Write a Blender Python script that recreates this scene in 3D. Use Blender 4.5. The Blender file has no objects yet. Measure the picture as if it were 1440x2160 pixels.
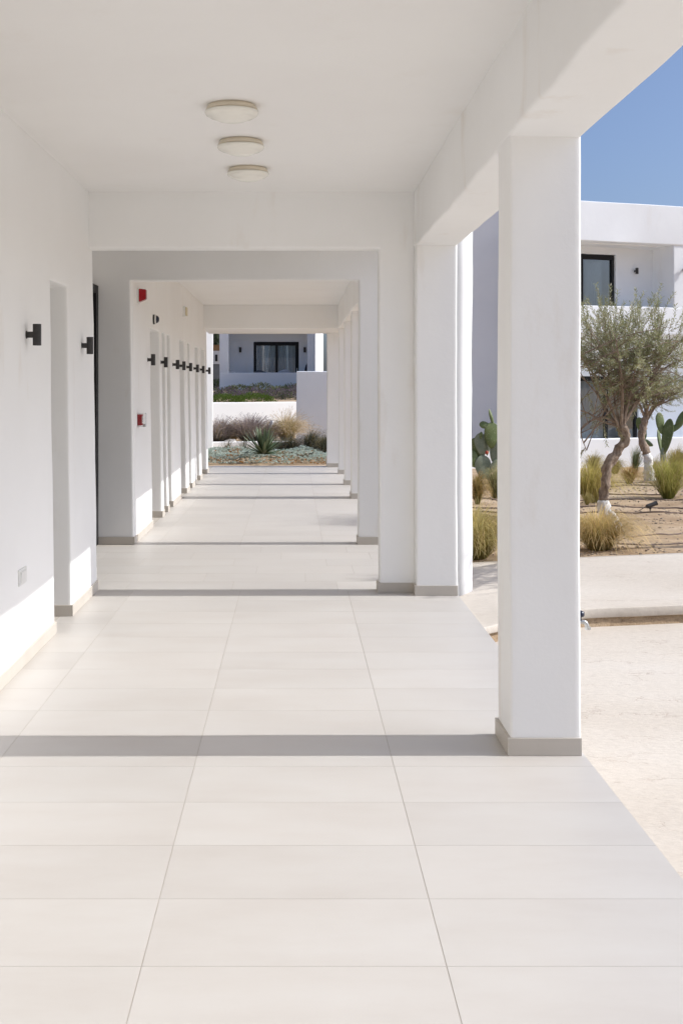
import bpy, bmesh, math, random
from mathutils import Vector, noise, Matrix
R = math.radians
sc = bpy.context.scene
C = sc.collection

# ------------------------------------------------------------------ camera
H = 1.52                     # eye height
F = 2437.0                   # focal length in photo pixels (2160 high)
cam = bpy.data.cameras.new('camera')
cam.sensor_fit = 'VERTICAL'; cam.sensor_height = 36.0; cam.sensor_width = 24.0
cam.lens = 36.0 * F / 2160.0
cam.shift_x = 100.0 / 2160.0
cam.shift_y = -263.0 / 2160.0
cam.clip_start = 0.05; cam.clip_end = 6000
co = bpy.data.objects.new('camera', cam); C.objects.link(co)
co.location = (0, 0, H); co.rotation_euler = (R(90), 0, 0)
sc.camera = co

# ------------------------------------------------------------------ light
SUN_EL, SUN_AZ = 39.6, 89.6          # degrees; azimuth clockwise from +Y
w = bpy.data.worlds.new('World'); sc.world = w; w.use_nodes = True
nt = w.node_tree; nt.nodes.clear()
sky = nt.nodes.new('ShaderNodeTexSky'); sky.sky_type = 'NISHITA'; sky.sun_disc = False
sky.sun_elevation = R(SUN_EL); sky.sun_rotation = R(SUN_AZ)
sky.altitude = 20; sky.air_density = 0.72; sky.dust_density = 3.5; sky.ozone_density = 5.2
bg = nt.nodes.new('ShaderNodeBackground'); bg.inputs['Strength'].default_value = 0.108
ow = nt.nodes.new('ShaderNodeOutputWorld')
nt.links.new(sky.outputs[0], bg.inputs[0]); nt.links.new(bg.outputs[0], ow.inputs[0])
sl = bpy.data.lights.new('sun', 'SUN'); sl.energy = 2.6; sl.angle = R(0.53); sl.color = (1.0, 0.982, 0.95)
so = bpy.data.objects.new('sun', sl); C.objects.link(so)
sd = Vector((math.sin(R(SUN_AZ)) * math.cos(R(SUN_EL)), math.cos(R(SUN_AZ)) * math.cos(R(SUN_EL)), math.sin(R(SUN_EL))))
so.rotation_euler = (-sd).to_track_quat('-Z', 'Y').to_euler(); so.location = (20, 0, 20)
vs = sc.view_settings
vs.view_transform = 'Standard'; vs.look = 'None'; vs.exposure = 0.61; vs.gamma = 1.0; vs.use_curve_mapping = False
cy = sc.cycles
cy.max_bounces = 12; cy.diffuse_bounces = 8; cy.glossy_bounces = 4; cy.transmission_bounces = 6; cy.transparent_max_bounces = 8
cy.sample_clamp_indirect = 6.0; cy.caustics_reflective = False; cy.caustics_refractive = False
cy.use_denoising = True

# ------------------------------------------------------------------ helpers: projection of measured points
def P(px, py, Y):
    """world point at depth Y that the surveyed photo point belongs to"""
    return Vector(((px - 620) * Y / F, Y, H - (py - 817) * Y / F))

SLOPE = 0.0374
def sst(a, b, x):
    t = min(1, max(0, (x - a) / (b - a))); return t * t * (3 - 2 * t)
def back_edge(x):            # far edge of the raised walkway
    pts = [(1.0, 9.86), (1.55, 10.01), (3.55, 10.55), (8, 11.2), (40, 14)]
    for (a, ya), (b, yb) in zip(pts, pts[1:]):
        if x <= b: return ya + (yb - ya) * (x - a) / (b - a)
    return 14
def G(x, y):                 # garden ground height
    g = -SLOPE * sst(1.3, 2.4, x) * max(0.0, min(y, 37.0) - 10.6) - 0.02
    return g

# ------------------------------------------------------------------ materials
def mat(name):
    m = bpy.data.materials.new(name); m.use_nodes = True
    n = m.node_tree; b = n.nodes['Principled BSDF']
    return m, n, b
def nd(n, t, **k):
    o = n.nodes.new(t)
    for a, v in k.items():
        if hasattr(o, a): setattr(o, a, v)
        else: o.inputs[a.replace('_', ' ')].default_value = v
    return o
def noise_tex(n, vec, scale, detail=4, rough=0.55):
    t = n.nodes.new('ShaderNodeTexNoise'); t.inputs['Scale'].default_value = scale
    t.inputs['Detail'].default_value = detail; t.inputs['Roughness'].default_value = rough
    n.links.new(vec, t.inputs['Vector']); return t
def ramp(n, fac, stops):
    r = n.nodes.new('ShaderNodeValToRGB'); e = r.color_ramp.elements
    while len(e) < len(stops): e.new(0.5)
    for el, (p, c) in zip(e, stops):
        el.position = p; el.color = (*c, 1)
    n.links.new(fac, r.inputs[0]); return r
def mapping(n, scale=(1, 1, 1), obj=False):
    if obj:
        src = n.nodes.new('ShaderNodeTexCoord').outputs['Object']
    else:
        src = n.nodes.new('ShaderNodeNewGeometry').outputs['Position']
    mp = n.nodes.new('ShaderNodeMapping'); mp.inputs['Scale'].default_value = scale
    n.links.new(src, mp.inputs[0]); return mp.outputs[0]
def bump(n, b, h, strength, dist):
    u = n.nodes.new('ShaderNodeBump'); u.inputs['Strength'].default_value = strength
    u.inputs['Distance'].default_value = dist
    n.links.new(h, u.inputs['Height']); n.links.new(u.outputs[0], b.inputs['Normal']); return u
def mix(n, a, b_, fac, mode='MIX'):
    x = n.nodes.new('ShaderNodeMix'); x.data_type = 'RGBA'; x.blend_type = mode
    for sock, v in ((x.inputs[0], fac), (x.inputs[6], a), (x.inputs[7], b_)):
        if isinstance(v, (int, float)): sock.default_value = v
        elif isinstance(v, tuple): sock.default_value = (*v, 1)
        else: n.links.new(v, sock)
    return x.outputs[2]

def plaster(name, c0, c1, bumpd=0.004, stain=0.35):
    m, n, b = mat(name)
    v = mapping(n); a = noise_tex(n, v, 0.9, 5); r = ramp(n, a.outputs[0], [(0.3, c0), (0.65, c1)])
    v2 = mapping(n, (2.2, 2.2, 0.55)); s = noise_tex(n, v2, 1.3, 6, 0.65)
    sr = ramp(n, s.outputs[0], [(0.60, (0, 0, 0)), (0.80, (1, 1, 1))])
    ms = n.nodes.new('ShaderNodeMath'); ms.operation = 'MULTIPLY'; ms.inputs[1].default_value = stain
    n.links.new(sr.outputs[0], ms.inputs[0])
    n.links.new(mix(n, r.outputs[0], (0.63, 0.55, 0.45), ms.outputs[0]), b.inputs['Base Color'])
    f = noise_tex(n, v, 6.0, 6, 0.6); g = noise_tex(n, v, 60.0, 4, 0.6)
    ad = n.nodes.new('ShaderNodeMath'); ad.operation = 'MULTIPLY_ADD'; ad.inputs[1].default_value = 0.16
    n.links.new(g.outputs[0], ad.inputs[0]); n.links.new(f.outputs[0], ad.inputs[2])
    bump(n, b, ad.outputs[0], 0.5, bumpd)
    b.inputs['Roughness'].default_value = 0.85; b.inputs['Specular IOR Level'].default_value = 0.25
    return m
M = {}
M['plaster'] = plaster('white_plaster', (0.83, 0.828, 0.815), (0.865, 0.865, 0.855), 0.006, 0.42)
M['ceiling'] = plaster('ceiling_plaster', (0.81, 0.80, 0.785), (0.84, 0.835, 0.82), 0.003, 0.12)
M['villa'] = plaster('villa_plaster', (0.82, 0.84, 0.86), (0.86, 0.88, 0.895), 0.006, 0.2)

def tile_mat(name, ca, cb, cc, rough):
    m, n, b = mat(name)
    oi = n.nodes.new('ShaderNodeObjectInfo')
    geo = n.nodes.new('ShaderNodeNewGeometry')
    cmb = n.nodes.new('ShaderNodeCombineXYZ')
    sc10 = n.nodes.new('ShaderNodeMath'); sc10.operation = 'MULTIPLY'; sc10.inputs[1].default_value = 37.0
    n.links.new(oi.outputs['Random'], sc10.inputs[0]); n.links.new(sc10.outputs[0], cmb.inputs[2])
    add = n.nodes.new('ShaderNodeVectorMath'); add.operation = 'ADD'
    n.links.new(geo.outputs['Position'], add.inputs[0]); n.links.new(cmb.outputs[0], add.inputs[1])
    mp = n.nodes.new('ShaderNodeMapping'); mp.inputs['Scale'].default_value = (1.5, 4.2, 1)
    n.links.new(add.outputs[0], mp.inputs[0])
    a = noise_tex(n, mp.outputs[0], 1.2, 7, 0.62)
    r = ramp(n, a.outputs[0], [(0.30, ca), (0.52, cb), (0.74, cc)])
    hs = n.nodes.new('ShaderNodeHueSaturation')
    mr = n.nodes.new('ShaderNodeMapRange'); mr.inputs['To Min'].default_value = 0.965; mr.inputs['To Max'].default_value = 1.03
    n.links.new(oi.outputs['Random'], mr.inputs[0]); n.links.new(mr.outputs[0], hs.inputs['Value'])
    n.links.new(r.outputs[0], hs.inputs['Color'])
    sp = noise_tex(n, mp.outputs[0], 90, 3); spr = ramp(n, sp.outputs[0], [(0.24, (0.88, 0.86, 0.84)), (0.36, (1, 1, 1))])
    n.links.new(mix(n, hs.outputs[0], spr.outputs[0], 0.5, 'MULTIPLY'), b.inputs['Base Color'])
    rr = n.nodes.new('ShaderNodeMapRange'); rr.inputs['To Min'].default_value = rough - 0.08; rr.inputs['To Max'].default_value = rough + 0.10
    n.links.new(a.outputs[0], rr.inputs[0]); n.links.new(rr.outputs[0], b.inputs['Roughness'])
    bump(n, b, a.outputs[0], 0.08, 0.002)
    b.inputs['Specular IOR Level'].default_value = 0.4
    return m
M['tile'] = tile_mat('porcelain_tile', (0.484, 0.454, 0.421), (0.508, 0.483, 0.452), (0.526, 0.506, 0.478), 0.43)
M['skirting'] = tile_mat('skirting_tile', (0.495, 0.455, 0.40), (0.53, 0.49, 0.435), (0.565, 0.525, 0.475), 0.5)
def simple(name, col, rough=0.5, metal=0.0, var=0.12, scale=8, bmp=0.0, spec=0.5):
    m, n, b = mat(name)
    v = mapping(n); a = noise_tex(n, v, scale, 5)
    lo = tuple(x * (1 - var) for x in col); hi = tuple(min(1, x * (1 + var)) for x in col)
    r = ramp(n, a.outputs[0], [(0.3, lo), (0.7, hi)]); n.links.new(r.outputs[0], b.inputs['Base Color'])
    b.inputs['Roughness'].default_value = rough; b.inputs['Metallic'].default_value = metal
    b.inputs['Specular IOR Level'].default_value = spec
    if bmp: bump(n, b, a.outputs[0], 0.5, bmp)
    return m
M['grout'] = simple('grout', (0.46, 0.425, 0.38), 0.9)
M['black'] = simple('black_powder_coat', (0.028, 0.026, 0.025), 0.55, var=0.25, scale=60)
M['darkframe'] = simple('anthracite_aluminium', (0.014, 0.014, 0.015), 0.5, spec=0.2)
M['lampglass'] = simple('opal_glass', (0.80, 0.785, 0.72), 0.22, var=0.03)
M['lampring'] = simple('cream_lamp_base', (0.68, 0.61, 0.49), 0.45, var=0.05)
M['whiteplastic'] = simple('white_plastic', (0.74, 0.74, 0.72), 0.4, var=0.04)
M['beigeplastic'] = simple('beige_plastic', (0.62, 0.54, 0.36), 0.45, var=0.06)
M['red'] = simple('red_plastic', (0.42, 0.012, 0.015), 0.3, var=0.1)
M['redlens'] = simple('red_lens', (0.36, 0.005, 0.012), 0.12, var=0.15)
M['metal'] = simple('galvanised_metal', (0.52, 0.52, 0.50), 0.35, 0.8)
M['bluecap'] = simple('navy_plastic', (0.012, 0.016, 0.035), 0.25)
M['hose'] = simple('brown_drip_hose', (0.135, 0.092, 0.07), 0.7, var=0.35, scale=3)
M['chair'] = simple('chair_shell', (0.10, 0.105, 0.115), 0.5)
M['chairwhite'] = simple('pale_chair_shell', (0.55, 0.56, 0.58), 0.45)
M['umbrella'] = simple('navy_canvas', (0.015, 0.017, 0.035), 0.9)
M['curtain'] = simple('white_curtain', (0.74, 0.80, 0.82), 0.9, var=0.05)
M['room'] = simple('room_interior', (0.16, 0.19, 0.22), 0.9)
M['ink'] = simple('grey_print', (0.16, 0.16, 0.17), 0.7)
M['farwall'] = simple('far_house_wall', (0.55, 0.56, 0.57), 0.9)
M['fargrey'] = simple('far_grey_wall', (0.15, 0.16, 0.17), 0.9)
M['farbrown'] = simple('far_timber', (0.22, 0.12, 0.05), 0.9)
# concrete
def concrete(name, c0, c1, c2):
    m, n, b = mat(name)
    v = mapping(n, (1, 1.5, 1)); a = noise_tex(n, v, 0.55, 7, 0.62); r = ramp(n, a.outputs[0], [(0.28, c0), (0.52, c1), (0.75, c2)])
    s = noise_tex(n, v, 1.7, 8, 0.7); sr = ramp(n, s.outputs[0], [(0.64, (0, 0, 0)), (0.78, (1, 1, 1))])
    c = mix(n, r.outputs[0], (0.50, 0.375, 0.25), mix(n, (0, 0, 0), sr.outputs[0], 0.45))
    # hairline cracks and imprint marks of the stamped surface
    v3 = mapping(n, (1.1, 2.6, 1)); w1 = noise_tex(n, v3, 2.1, 5, 0.6)
    vv = n.nodes.new('ShaderNodeTexVoronoi'); vv.feature = 'DISTANCE_TO_EDGE'; vv.inputs['Scale'].default_value = 2.0
    vm = n.nodes.new('ShaderNodeVectorMath'); vm.operation = 'MULTIPLY_ADD'; vm.inputs[1].default_value = (0.9, 0.9, 0.9)
    n.links.new(w1.outputs['Color'], vm.inputs[0]); n.links.new(v3, vm.inputs[2]); n.links.new(vm.outputs[0], vv.inputs['Vector'])
    cr = ramp(n, vv.outputs['Distance'], [(0.0, (1, 1, 1)), (0.018, (0, 0, 0))])
    k = noise_tex(n, v3, 1.3, 3); kr = ramp(n, k.outputs[0], [(0.50, (0, 0, 0)), (0.62, (1, 1, 1))])
    cm = mix(n, cr.outputs[0], kr.outputs[0], 1.0, 'MULTIPLY')
    c2_ = mix(n, c, (0.40, 0.31, 0.25), mix(n, (0, 0, 0), cm, 0.62))
    v4 = mapping(n, (5, 13, 1)); fl = noise_tex(n, v4, 2.3, 5, 0.62); flr = ramp(n, fl.outputs[0], [(0.665, (0, 0, 0)), (0.70, (1, 1, 1))])
    c2_ = mix(n, c2_, (0.33, 0.25, 0.19), mix(n, (0, 0, 0), flr.outputs[0], 0.5))
    f = noise_tex(n, v, 24, 8, 0.7); fr = ramp(n, f.outputs[0], [(0.3, (0.86, 0.85, 0.84)), (0.6, (1.04, 1.03, 1.02))])
    n.links.new(mix(n, c2_, fr.outputs[0], 0.7, 'MULTIPLY'), b.inputs['Base Color'])
    sub = n.nodes.new('ShaderNodeMath'); sub.operation = 'MULTIPLY_ADD'; sub.inputs[1].default_value = -0.5
    n.links.new(cm, sub.inputs[0]); n.links.new(f.outputs[0], sub.inputs[2])
    bump(n, b, sub.outputs[0], 0.5, 0.008)
    b.inputs['Roughness'].default_value = 0.8
    return m
M['concrete'] = concrete('stamped_concrete', (0.535, 0.480, 0.412), (0.59, 0.542, 0.478), (0.62, 0.582, 0.53))
M['slabedge'] = concrete('pale_slab_concrete', (0.60, 0.56, 0.47), (0.66, 0.62, 0.53), (0.70, 0.66, 0.58))
def sand(name):
    m, n, b = mat(name)
    v = mapping(n); a = noise_tex(n, v, 1.1, 8, 0.65)
    r = ramp(n, a.outputs[0], [(0.28, (0.31, 0.215, 0.13)), (0.5, (0.48, 0.36, 0.24)), (0.72, (0.60, 0.48, 0.35))])
    f = noise_tex(n, v, 38, 7, 0.75); fr = ramp(n, f.outputs[0], [(0.30, (0.55, 0.5, 0.45)), (0.5, (1, 1, 1)), (0.72, (1.25, 1.22, 1.2))])
    n.links.new(mix(n, r.outputs[0], fr.outputs[0], 0.8, 'MULTIPLY'), b.inputs['Base Color'])
    bump(n, b, f.outputs[0], 0.9, 0.02); b.inputs['Roughness'].default_value = 0.95; b.inputs['Specular IOR Level'].default_value = 0.1
    return m
M['sand'] = sand('sandy_soil')
def leafmat(name, trans=0.25, rough=0.6, spec=0.25):
    m, n, b = mat(name)
    at = n.nodes.new('ShaderNodeAttribute'); at.attribute_name = 'Col'
    n.links.new(at.outputs['Color'], b.inputs['Base Color'])
    b.inputs['Roughness'].default_value = rough; b.inputs['Specular IOR Level'].default_value = spec
    if trans:
        t = n.nodes.new('ShaderNodeBsdfTranslucent'); n.links.new(at.outputs['Color'], t.inputs[0])
        mx = n.nodes.new('ShaderNodeMixShader'); mx.inputs[0].default_value = trans
        o = n.nodes['Material Output']
        n.links.new(b.outputs[0], mx.inputs[1]); n.links.new(t.outputs[0], mx.inputs[2]); n.links.new(mx.outputs[0], o.inputs[0])
    return m
M['leaf'] = leafmat('foliage', 0.35); M['blade'] = leafmat('grass_blade', 0.5)
M['yucca'] = leafmat('yucca_leaf', 0.05, 0.4, 0.4)
def bark(name):
    m, n, b = mat(name)
    v = mapping(n, (1, 1, 0.35), True); a = noise_tex(n, v, 26, 7, 0.7)
    r = ramp(n, a.outputs[0], [(0.3, (0.12, 0.08, 0.055)), (0.5, (0.29, 0.22, 0.165)), (0.72, (0.50, 0.41, 0.33))])
    n.links.new(r.outputs[0], b.inputs['Base Color']); bump(n, b, a.outputs[0], 1.0, 0.03); b.inputs['Roughness'].default_value = 0.95
    return m
M['bark'] = bark('olive_bark')
def limewash(name):
    m, n, b = mat(name)
    v = mapping(n, (1, 1, 0.5), True); a = noise_tex(n, v, 22, 7, 0.7)
    r = ramp(n, a.outputs[0], [(0.30, (0.30, 0.24, 0.19)), (0.42, (0.72, 0.71, 0.68)), (0.7, (0.82, 0.81, 0.79))])
    n.links.new(r.outputs[0], b.inputs['Base Color']); bump(n, b, a.outputs[0], 1.0, 0.03); b.inputs['Roughness'].default_value = 0.95
    return m
M['limewash'] = limewash('lime_washed_bark')
def cactusmat(name, c0, c1):
    m, n, b = mat(name)
    v = mapping(n, (1, 1, 1), True); a = noise_tex(n, v, 7, 5); r = ramp(n, a.outputs[0], [(0.3, c0), (0.7, c1)])
    vo = n.nodes.new('ShaderNodeTexVoronoi'); vo.inputs['Scale'].default_value = 24; n.links.new(v, vo.inputs['Vector'])
    sr = ramp(n, vo.outputs['Distance'], [(0.10, (1, 1, 1)), (0.2, (0, 0, 0))])
    n.links.new(mix(n, r.outputs[0], (0.42, 0.40, 0.26), sr.outputs[0]), b.inputs['Base Color'])
    bump(n, b, a.outputs[0], 0.3, 0.01); b.inputs['Roughness'].default_value = 0.55
    return m
M['cactus'] = cactusmat('prickly_pear_pad', (0.085, 0.125, 0.035), (0.15, 0.19, 0.065))
M['cactusgrey'] = cactusmat('grey_prickly_pear_pad', (0.14, 0.18, 0.12), (0.24, 0.275, 0.20))
M['fruit'] = simple('cactus_fruit', (0.42, 0.06, 0.025), 0.5)
def glassmat(name, tint=(0.86, 0.89, 0.91), ior=1.7):
    m, n, b = mat(name)
    o = n.nodes['Material Output']; tr = n.nodes.new('ShaderNodeBsdfTransparent'); tr.inputs[0].default_value = (*tint, 1)
    gl = n.nodes.new('ShaderNodeBsdfGlossy'); gl.inputs['Roughness'].default_value = 0.02
    fr = n.nodes.new('ShaderNodeFresnel'); fr.inputs[0].default_value = ior
    mx = n.nodes.new('ShaderNodeMixShader')
    n.links.new(fr.outputs[0], mx.inputs[0]); n.links.new(tr.outputs[0], mx.inputs[1]); n.links.new(gl.outputs[0], mx.inputs[2])
    n.links.new(mx.outputs[0], o.inputs[0]); return m
M['glass'] = glassmat('window_glass')
M['clear'] = glassmat('clear_plastic', (0.95, 0.95, 0.95), 1.25)
M['stone'] = simple('garden_stone', (0.30, 0.24, 0.18), 0.9, var=0.5, scale=5)
M['whitestone'] = simple('pale_boulder', (0.60, 0.57, 0.52), 0.9, var=0.15, scale=12, bmp=0.02)

# ------------------------------------------------------------------ object helpers
def link(o, parent=None):
    C.objects.link(o)
    if parent is not None: o.parent = parent
    return o
def T(name, label, cat, loc=(0, 0, 0), group=None, rz=0):
    o = bpy.data.objects.new(name, None); C.objects.link(o); o.location = loc; o.rotation_euler = (0, 0, rz)
    o.empty_display_size = 0.1
    return tag(o, label, cat, group)
def tag(o, label, cat, group=None, kind=None):
    o['label'] = label; o['category'] = cat
    if group: o['group'] = group
    if kind: o['kind'] = kind
    return o
def obj(name, bm, m, parent=None, smooth=False, loc=None):
    me = bpy.data.meshes.new(name); bm.to_mesh(me); bm.free()
    me.materials.append(m)
    if smooth: me.polygons.foreach_set('use_smooth', [True] * len(me.polygons))
    o = bpy.data.objects.new(name, me); link(o, parent)
    if loc is not None: o.location = loc
    return o
def local(o):   # world-space mesh under an Empty with a location: keep world placement
    if o.parent is not None:
        o.matrix_parent_inverse = Matrix.LocRotScale(o.parent.location, o.parent.rotation_euler, None).inverted()
    return o
def struct(o): o['kind'] = 'structure'; return o
def box(bm, x0, x1, y0, y1, z0, z1, bev=0.0):
    r = bmesh.ops.create_cube(bm, size=1.0)
    for v in r['verts']:
        v.co = Vector((x0 + (v.co.x + .5) * (x1 - x0), y0 + (v.co.y + .5) * (y1 - y0), z0 + (v.co.z + .5) * (z1 - z0)))
    if bev:
        es = list({e for v in r['verts'] for e in v.link_edges})
        bmesh.ops.bevel(bm, geom=es, offset=bev, segments=2, affect='EDGES', profile=0.5)
    return r
def boxobj(name, dims, m, parent=None, bev=0.0):
    bm = bmesh.new(); box(bm, *dims, bev); return obj(name, bm, m, parent)
def lathe(bm, prof, seg=32, center=(0, 0, 0)):
    rings = []
    for r, z in prof:
        if r < 1e-6: rings.append([bm.verts.new((center[0], center[1], center[2] + z))])
        else: rings.append([bm.verts.new((center[0] + r * math.cos(2 * math.pi * i / seg), center[1] + r * math.sin(2 * math.pi * i / seg), center[2] + z)) for i in range(seg)])
    for a, b in zip(rings, rings[1:]):
        for i in range(seg):
            j = (i + 1) % seg
            if len(a) == 1 and len(b) == 1: continue
            if len(a) == 1: bm.faces.new((a[0], b[j], b[i]))
            elif len(b) == 1: bm.faces.new((a[i], a[j], b[0]))
            else: bm.faces.new((a[i], a[j], b[j], b[i]))
    bmesh.ops.recalc_face_normals(bm, faces=bm.faces[:])
def tube(bm, pts, rad, seg=8, cap=True, rough=0.0, rng=None):
    rings = []; pts = [Vector(p) for p in pts]
    up = Vector((0.13, 0.31, 0.94)).normalized()
    for i, p in enumerate(pts):
        d = (pts[min(i + 1, len(pts) - 1)] - pts[max(i - 1, 0)]).normalized()
        a = d.cross(up)
        if a.length < 1e-3: a = d.cross(Vector((1, 0, 0)))
        a.normalize(); b = d.cross(a).normalized()
        r = rad[i] if isinstance(rad, (list, tuple)) else rad
        ring = []
        for k in range(seg):
            t = 2 * math.pi * k / seg
            rr = r * (1 + (rough * (noise.noise(p * 14 + Vector((math.cos(t) * 1.7, math.sin(t) * 1.7, 0))))) if rough else 1)
            ring.append(bm.verts.new(p + a * math.cos(t) * rr + b * math.sin(t) * rr))
        rings.append(ring)
    for a, b in zip(rings, rings[1:]):
        for k in range(seg): bm.faces.new((a[k], a[(k + 1) % seg], b[(k + 1) % seg], b[k]))
    if cap:
        bm.faces.new(rings[0][::-1]); bm.faces.new(rings[-1])
def smooth_path(pts, n=6):
    pts = [Vector(p) for p in pts]; out = []
    for i in range(len(pts) - 1):
        p0, p1, p2, p3 = pts[max(i - 1, 0)], pts[i], pts[i + 1], pts[min(i + 2, len(pts) - 1)]
        for k in range(n):
            t = k / n
            out.append(0.5 * ((2 * p1) + (p2 - p0) * t + (2 * p0 - 5 * p1 + 4 * p2 - p3) * t * t + (3 * p1 - p0 - 3 * p2 + p3) * t ** 3))
    out.append(pts[-1]); return out

# hand-trowelled plaster: a gentle, world-anchored waviness shared by neighbouring pieces
def wob(p, amp=1.0):
    q = noise.noise_vector(p * 0.85 + Vector((3.1, 7.7, 1.3))) * 0.007 + noise.noise_vector(p * 2.6) * 0.0035
    q.z *= 0.75
    r = p + q * amp
    if p.x < -1.2 and p.y < 22.5: r.x -= 0.0145 * max(0.0, p.z)      # left wall leans outward a little
    return r
def lines(a, b, extra, step):
    s = {round(a, 5), round(b, 5)}
    s |= {round(e, 5) for e in extra if a < e < b}
    s = sorted(s); out = set(s)
    for p, q in zip(s, s[1:]):
        n = max(1, int(round((q - p) / step)))
        for k in range(1, n): out.add(round(p + (q - p) * k / n, 5))
        if q - p > 0.12:
            out.add(round(p + 0.03, 5)); out.add(round(q - 0.03, 5))
    out = sorted(out); res = [out[0]]
    for v in out[1:]:
        if v - res[-1] > 0.012 or v in s: res.append(v)
    return res
def slab(name, axis, u0, u1, v0, v1, w0, w1, m, parent=None, holes=(), step=0.2, bev=0.012, amp=1.0, xf=None, extra=0.0):
    """solid plate with rectangular openings cut right through; axis = direction of its thickness"""
    us = lines(u0, u1, [h[0] for h in holes] + [h[1] for h in holes], step)
    vs_ = lines(v0, v1, [h[2] for h in holes] + [h[3] for h in holes], step)
    ws = lines(w0, w1, [], max(step, 0.3))
    nu, nv, nw = len(us) - 1, len(vs_) - 1, len(ws) - 1
    keep = [[not any(h[0] - 1e-4 <= (us[i] + us[i + 1]) / 2 <= h[1] + 1e-4 and h[2] - 1e-4 <= (vs_[j] + vs_[j + 1]) / 2 <= h[3] + 1e-4 for h in holes) for j in range(nv)] for i in range(nu)]
    bm = bmesh.new(); cache = {}
    def V(i, j, k):
        if (i, j, k) not in cache:
            u, v, ww = us[i], vs_[j], ws[k]
            p = Vector((ww, u, v)) if axis == 'x' else Vector((u, ww, v)) if axis == 'y' else Vector((u, v, ww))
            if xf: p = xf(p)
            if extra: p = p + Vector((noise.noise(p * 2.1 + Vector((0, 0, 9))), 0, 1.0 * noise.noise(p * 2.4))) * extra
            cache[(i, j, k)] = bm.verts.new(wob(p, amp))
        return cache[(i, j, k)]
    K = lambda i, j: 0 <= i < nu and 0 <= j < nv and keep[i][j]
    for i in range(nu):
        for j in range(nv):
            if not keep[i][j]: continue
            bm.faces.new((V(i, j, 0), V(i + 1, j, 0), V(i + 1, j + 1, 0), V(i, j + 1, 0)))
            bm.faces.new((V(i, j, nw), V(i, j + 1, nw), V(i + 1, j + 1, nw), V(i + 1, j, nw)))
            for k in range(nw):
                if not K(i - 1, j): bm.faces.new((V(i, j, k), V(i, j + 1, k), V(i, j + 1, k + 1), V(i, j, k + 1)))
                if not K(i + 1, j): bm.faces.new((V(i + 1, j, k), V(i + 1, j, k + 1), V(i + 1, j + 1, k + 1), V(i + 1, j + 1, k)))
                if not K(i, j - 1): bm.faces.new((V(i, j, k), V(i, j, k + 1), V(i + 1, j, k + 1), V(i + 1, j, k)))
                if not K(i, j + 1): bm.faces.new((V(i, j + 1, k), V(i + 1, j + 1, k), V(i + 1, j + 1, k + 1), V(i, j + 1, k + 1)))
    bmesh.ops.recalc_face_normals(bm, faces=bm.faces[:])
    if bev:
        es = [e for e in bm.edges if len(e.link_faces) == 2 and e.calc_face_angle(0) > R(45)]
        bmesh.ops.bevel(bm, geom=es, offset=bev, segments=3, affect='EDGES', profile=0.5, clamp_overlap=True)
    return obj(name, bm, m, parent, smooth=True)

# ================================================================== SETTING
# far ground sheet
bm = bmesh.new(); bmesh.ops.create_circle(bm, cap_ends=True, segments=64, radius=3500)
g0 = struct(obj('ground', bm, M['sand'])); g0.location = (0, 0, -1.9)
# garden soil
bm = bmesh.new()
def rng_steps(*segs):
    out = []
    for a, b, s in segs:
        n = int(round((b - a) / s)); out += [a + (b - a) * k / n for k in range(n)]
    out.append(segs[-1][1]); return out
xs = rng_steps((-30, -2.2, 2.5), (-2.2, 1.1, 0.15), (1.1, 7.5, 0.09), (7.5, 12, 0.4), (12, 60, 4))
ys = rng_steps((9.4, 16, 0.09), (16, 27.4, 0.2), (27.4, 40, 0.6), (40, 120, 6))
grid = []
for y in ys:
    row = []
    for x in xs:
        z = G(x, y)
        if x < 1.15 and y < 22.3: z = -0.45
        elif y < back_edge(x) - 0.06 and x > 1.0: z = -0.40
        else:
            q = Vector((x, y, 0))
            z += noise.noise(q * 0.8) * 0.035 + noise.noise(q * 3.3) * 0.018 + noise.noise(q * 9) * 0.007
            if x < 1.3: z = z * 0.6 - 0.01
        row.append(bm.verts.new((x, y, z)))
    grid.append(row)
for a, b in zip(grid, grid[1:]):
    for i in range(len(xs) - 1): bm.faces.new((a[i], a[i + 1], b[i + 1], b[i]))
struct(obj('garden_soil', bm, M['sand'], smooth=True))

# lower plaza of stamped concrete
bm = bmesh.new()
xs = rng_steps((1.203, 6, 0.2), (6, 40, 3)); ys = rng_steps((-20, 0, 1.0), (0, 9.2, 0.2))
grid = [[bm.verts.new((x, y, -0.12 + noise.noise(Vector((x, y, 0)) * 0.9) * 0.006)) for x in xs] for y in ys]
for a, b in zip(grid, grid[1:]):
    for i in range(len(xs) - 1): bm.faces.new((a[i], a[i + 1], b[i + 1], b[i]))
struct(obj('plaza', bm, M['concrete'], smooth=True))

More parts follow.
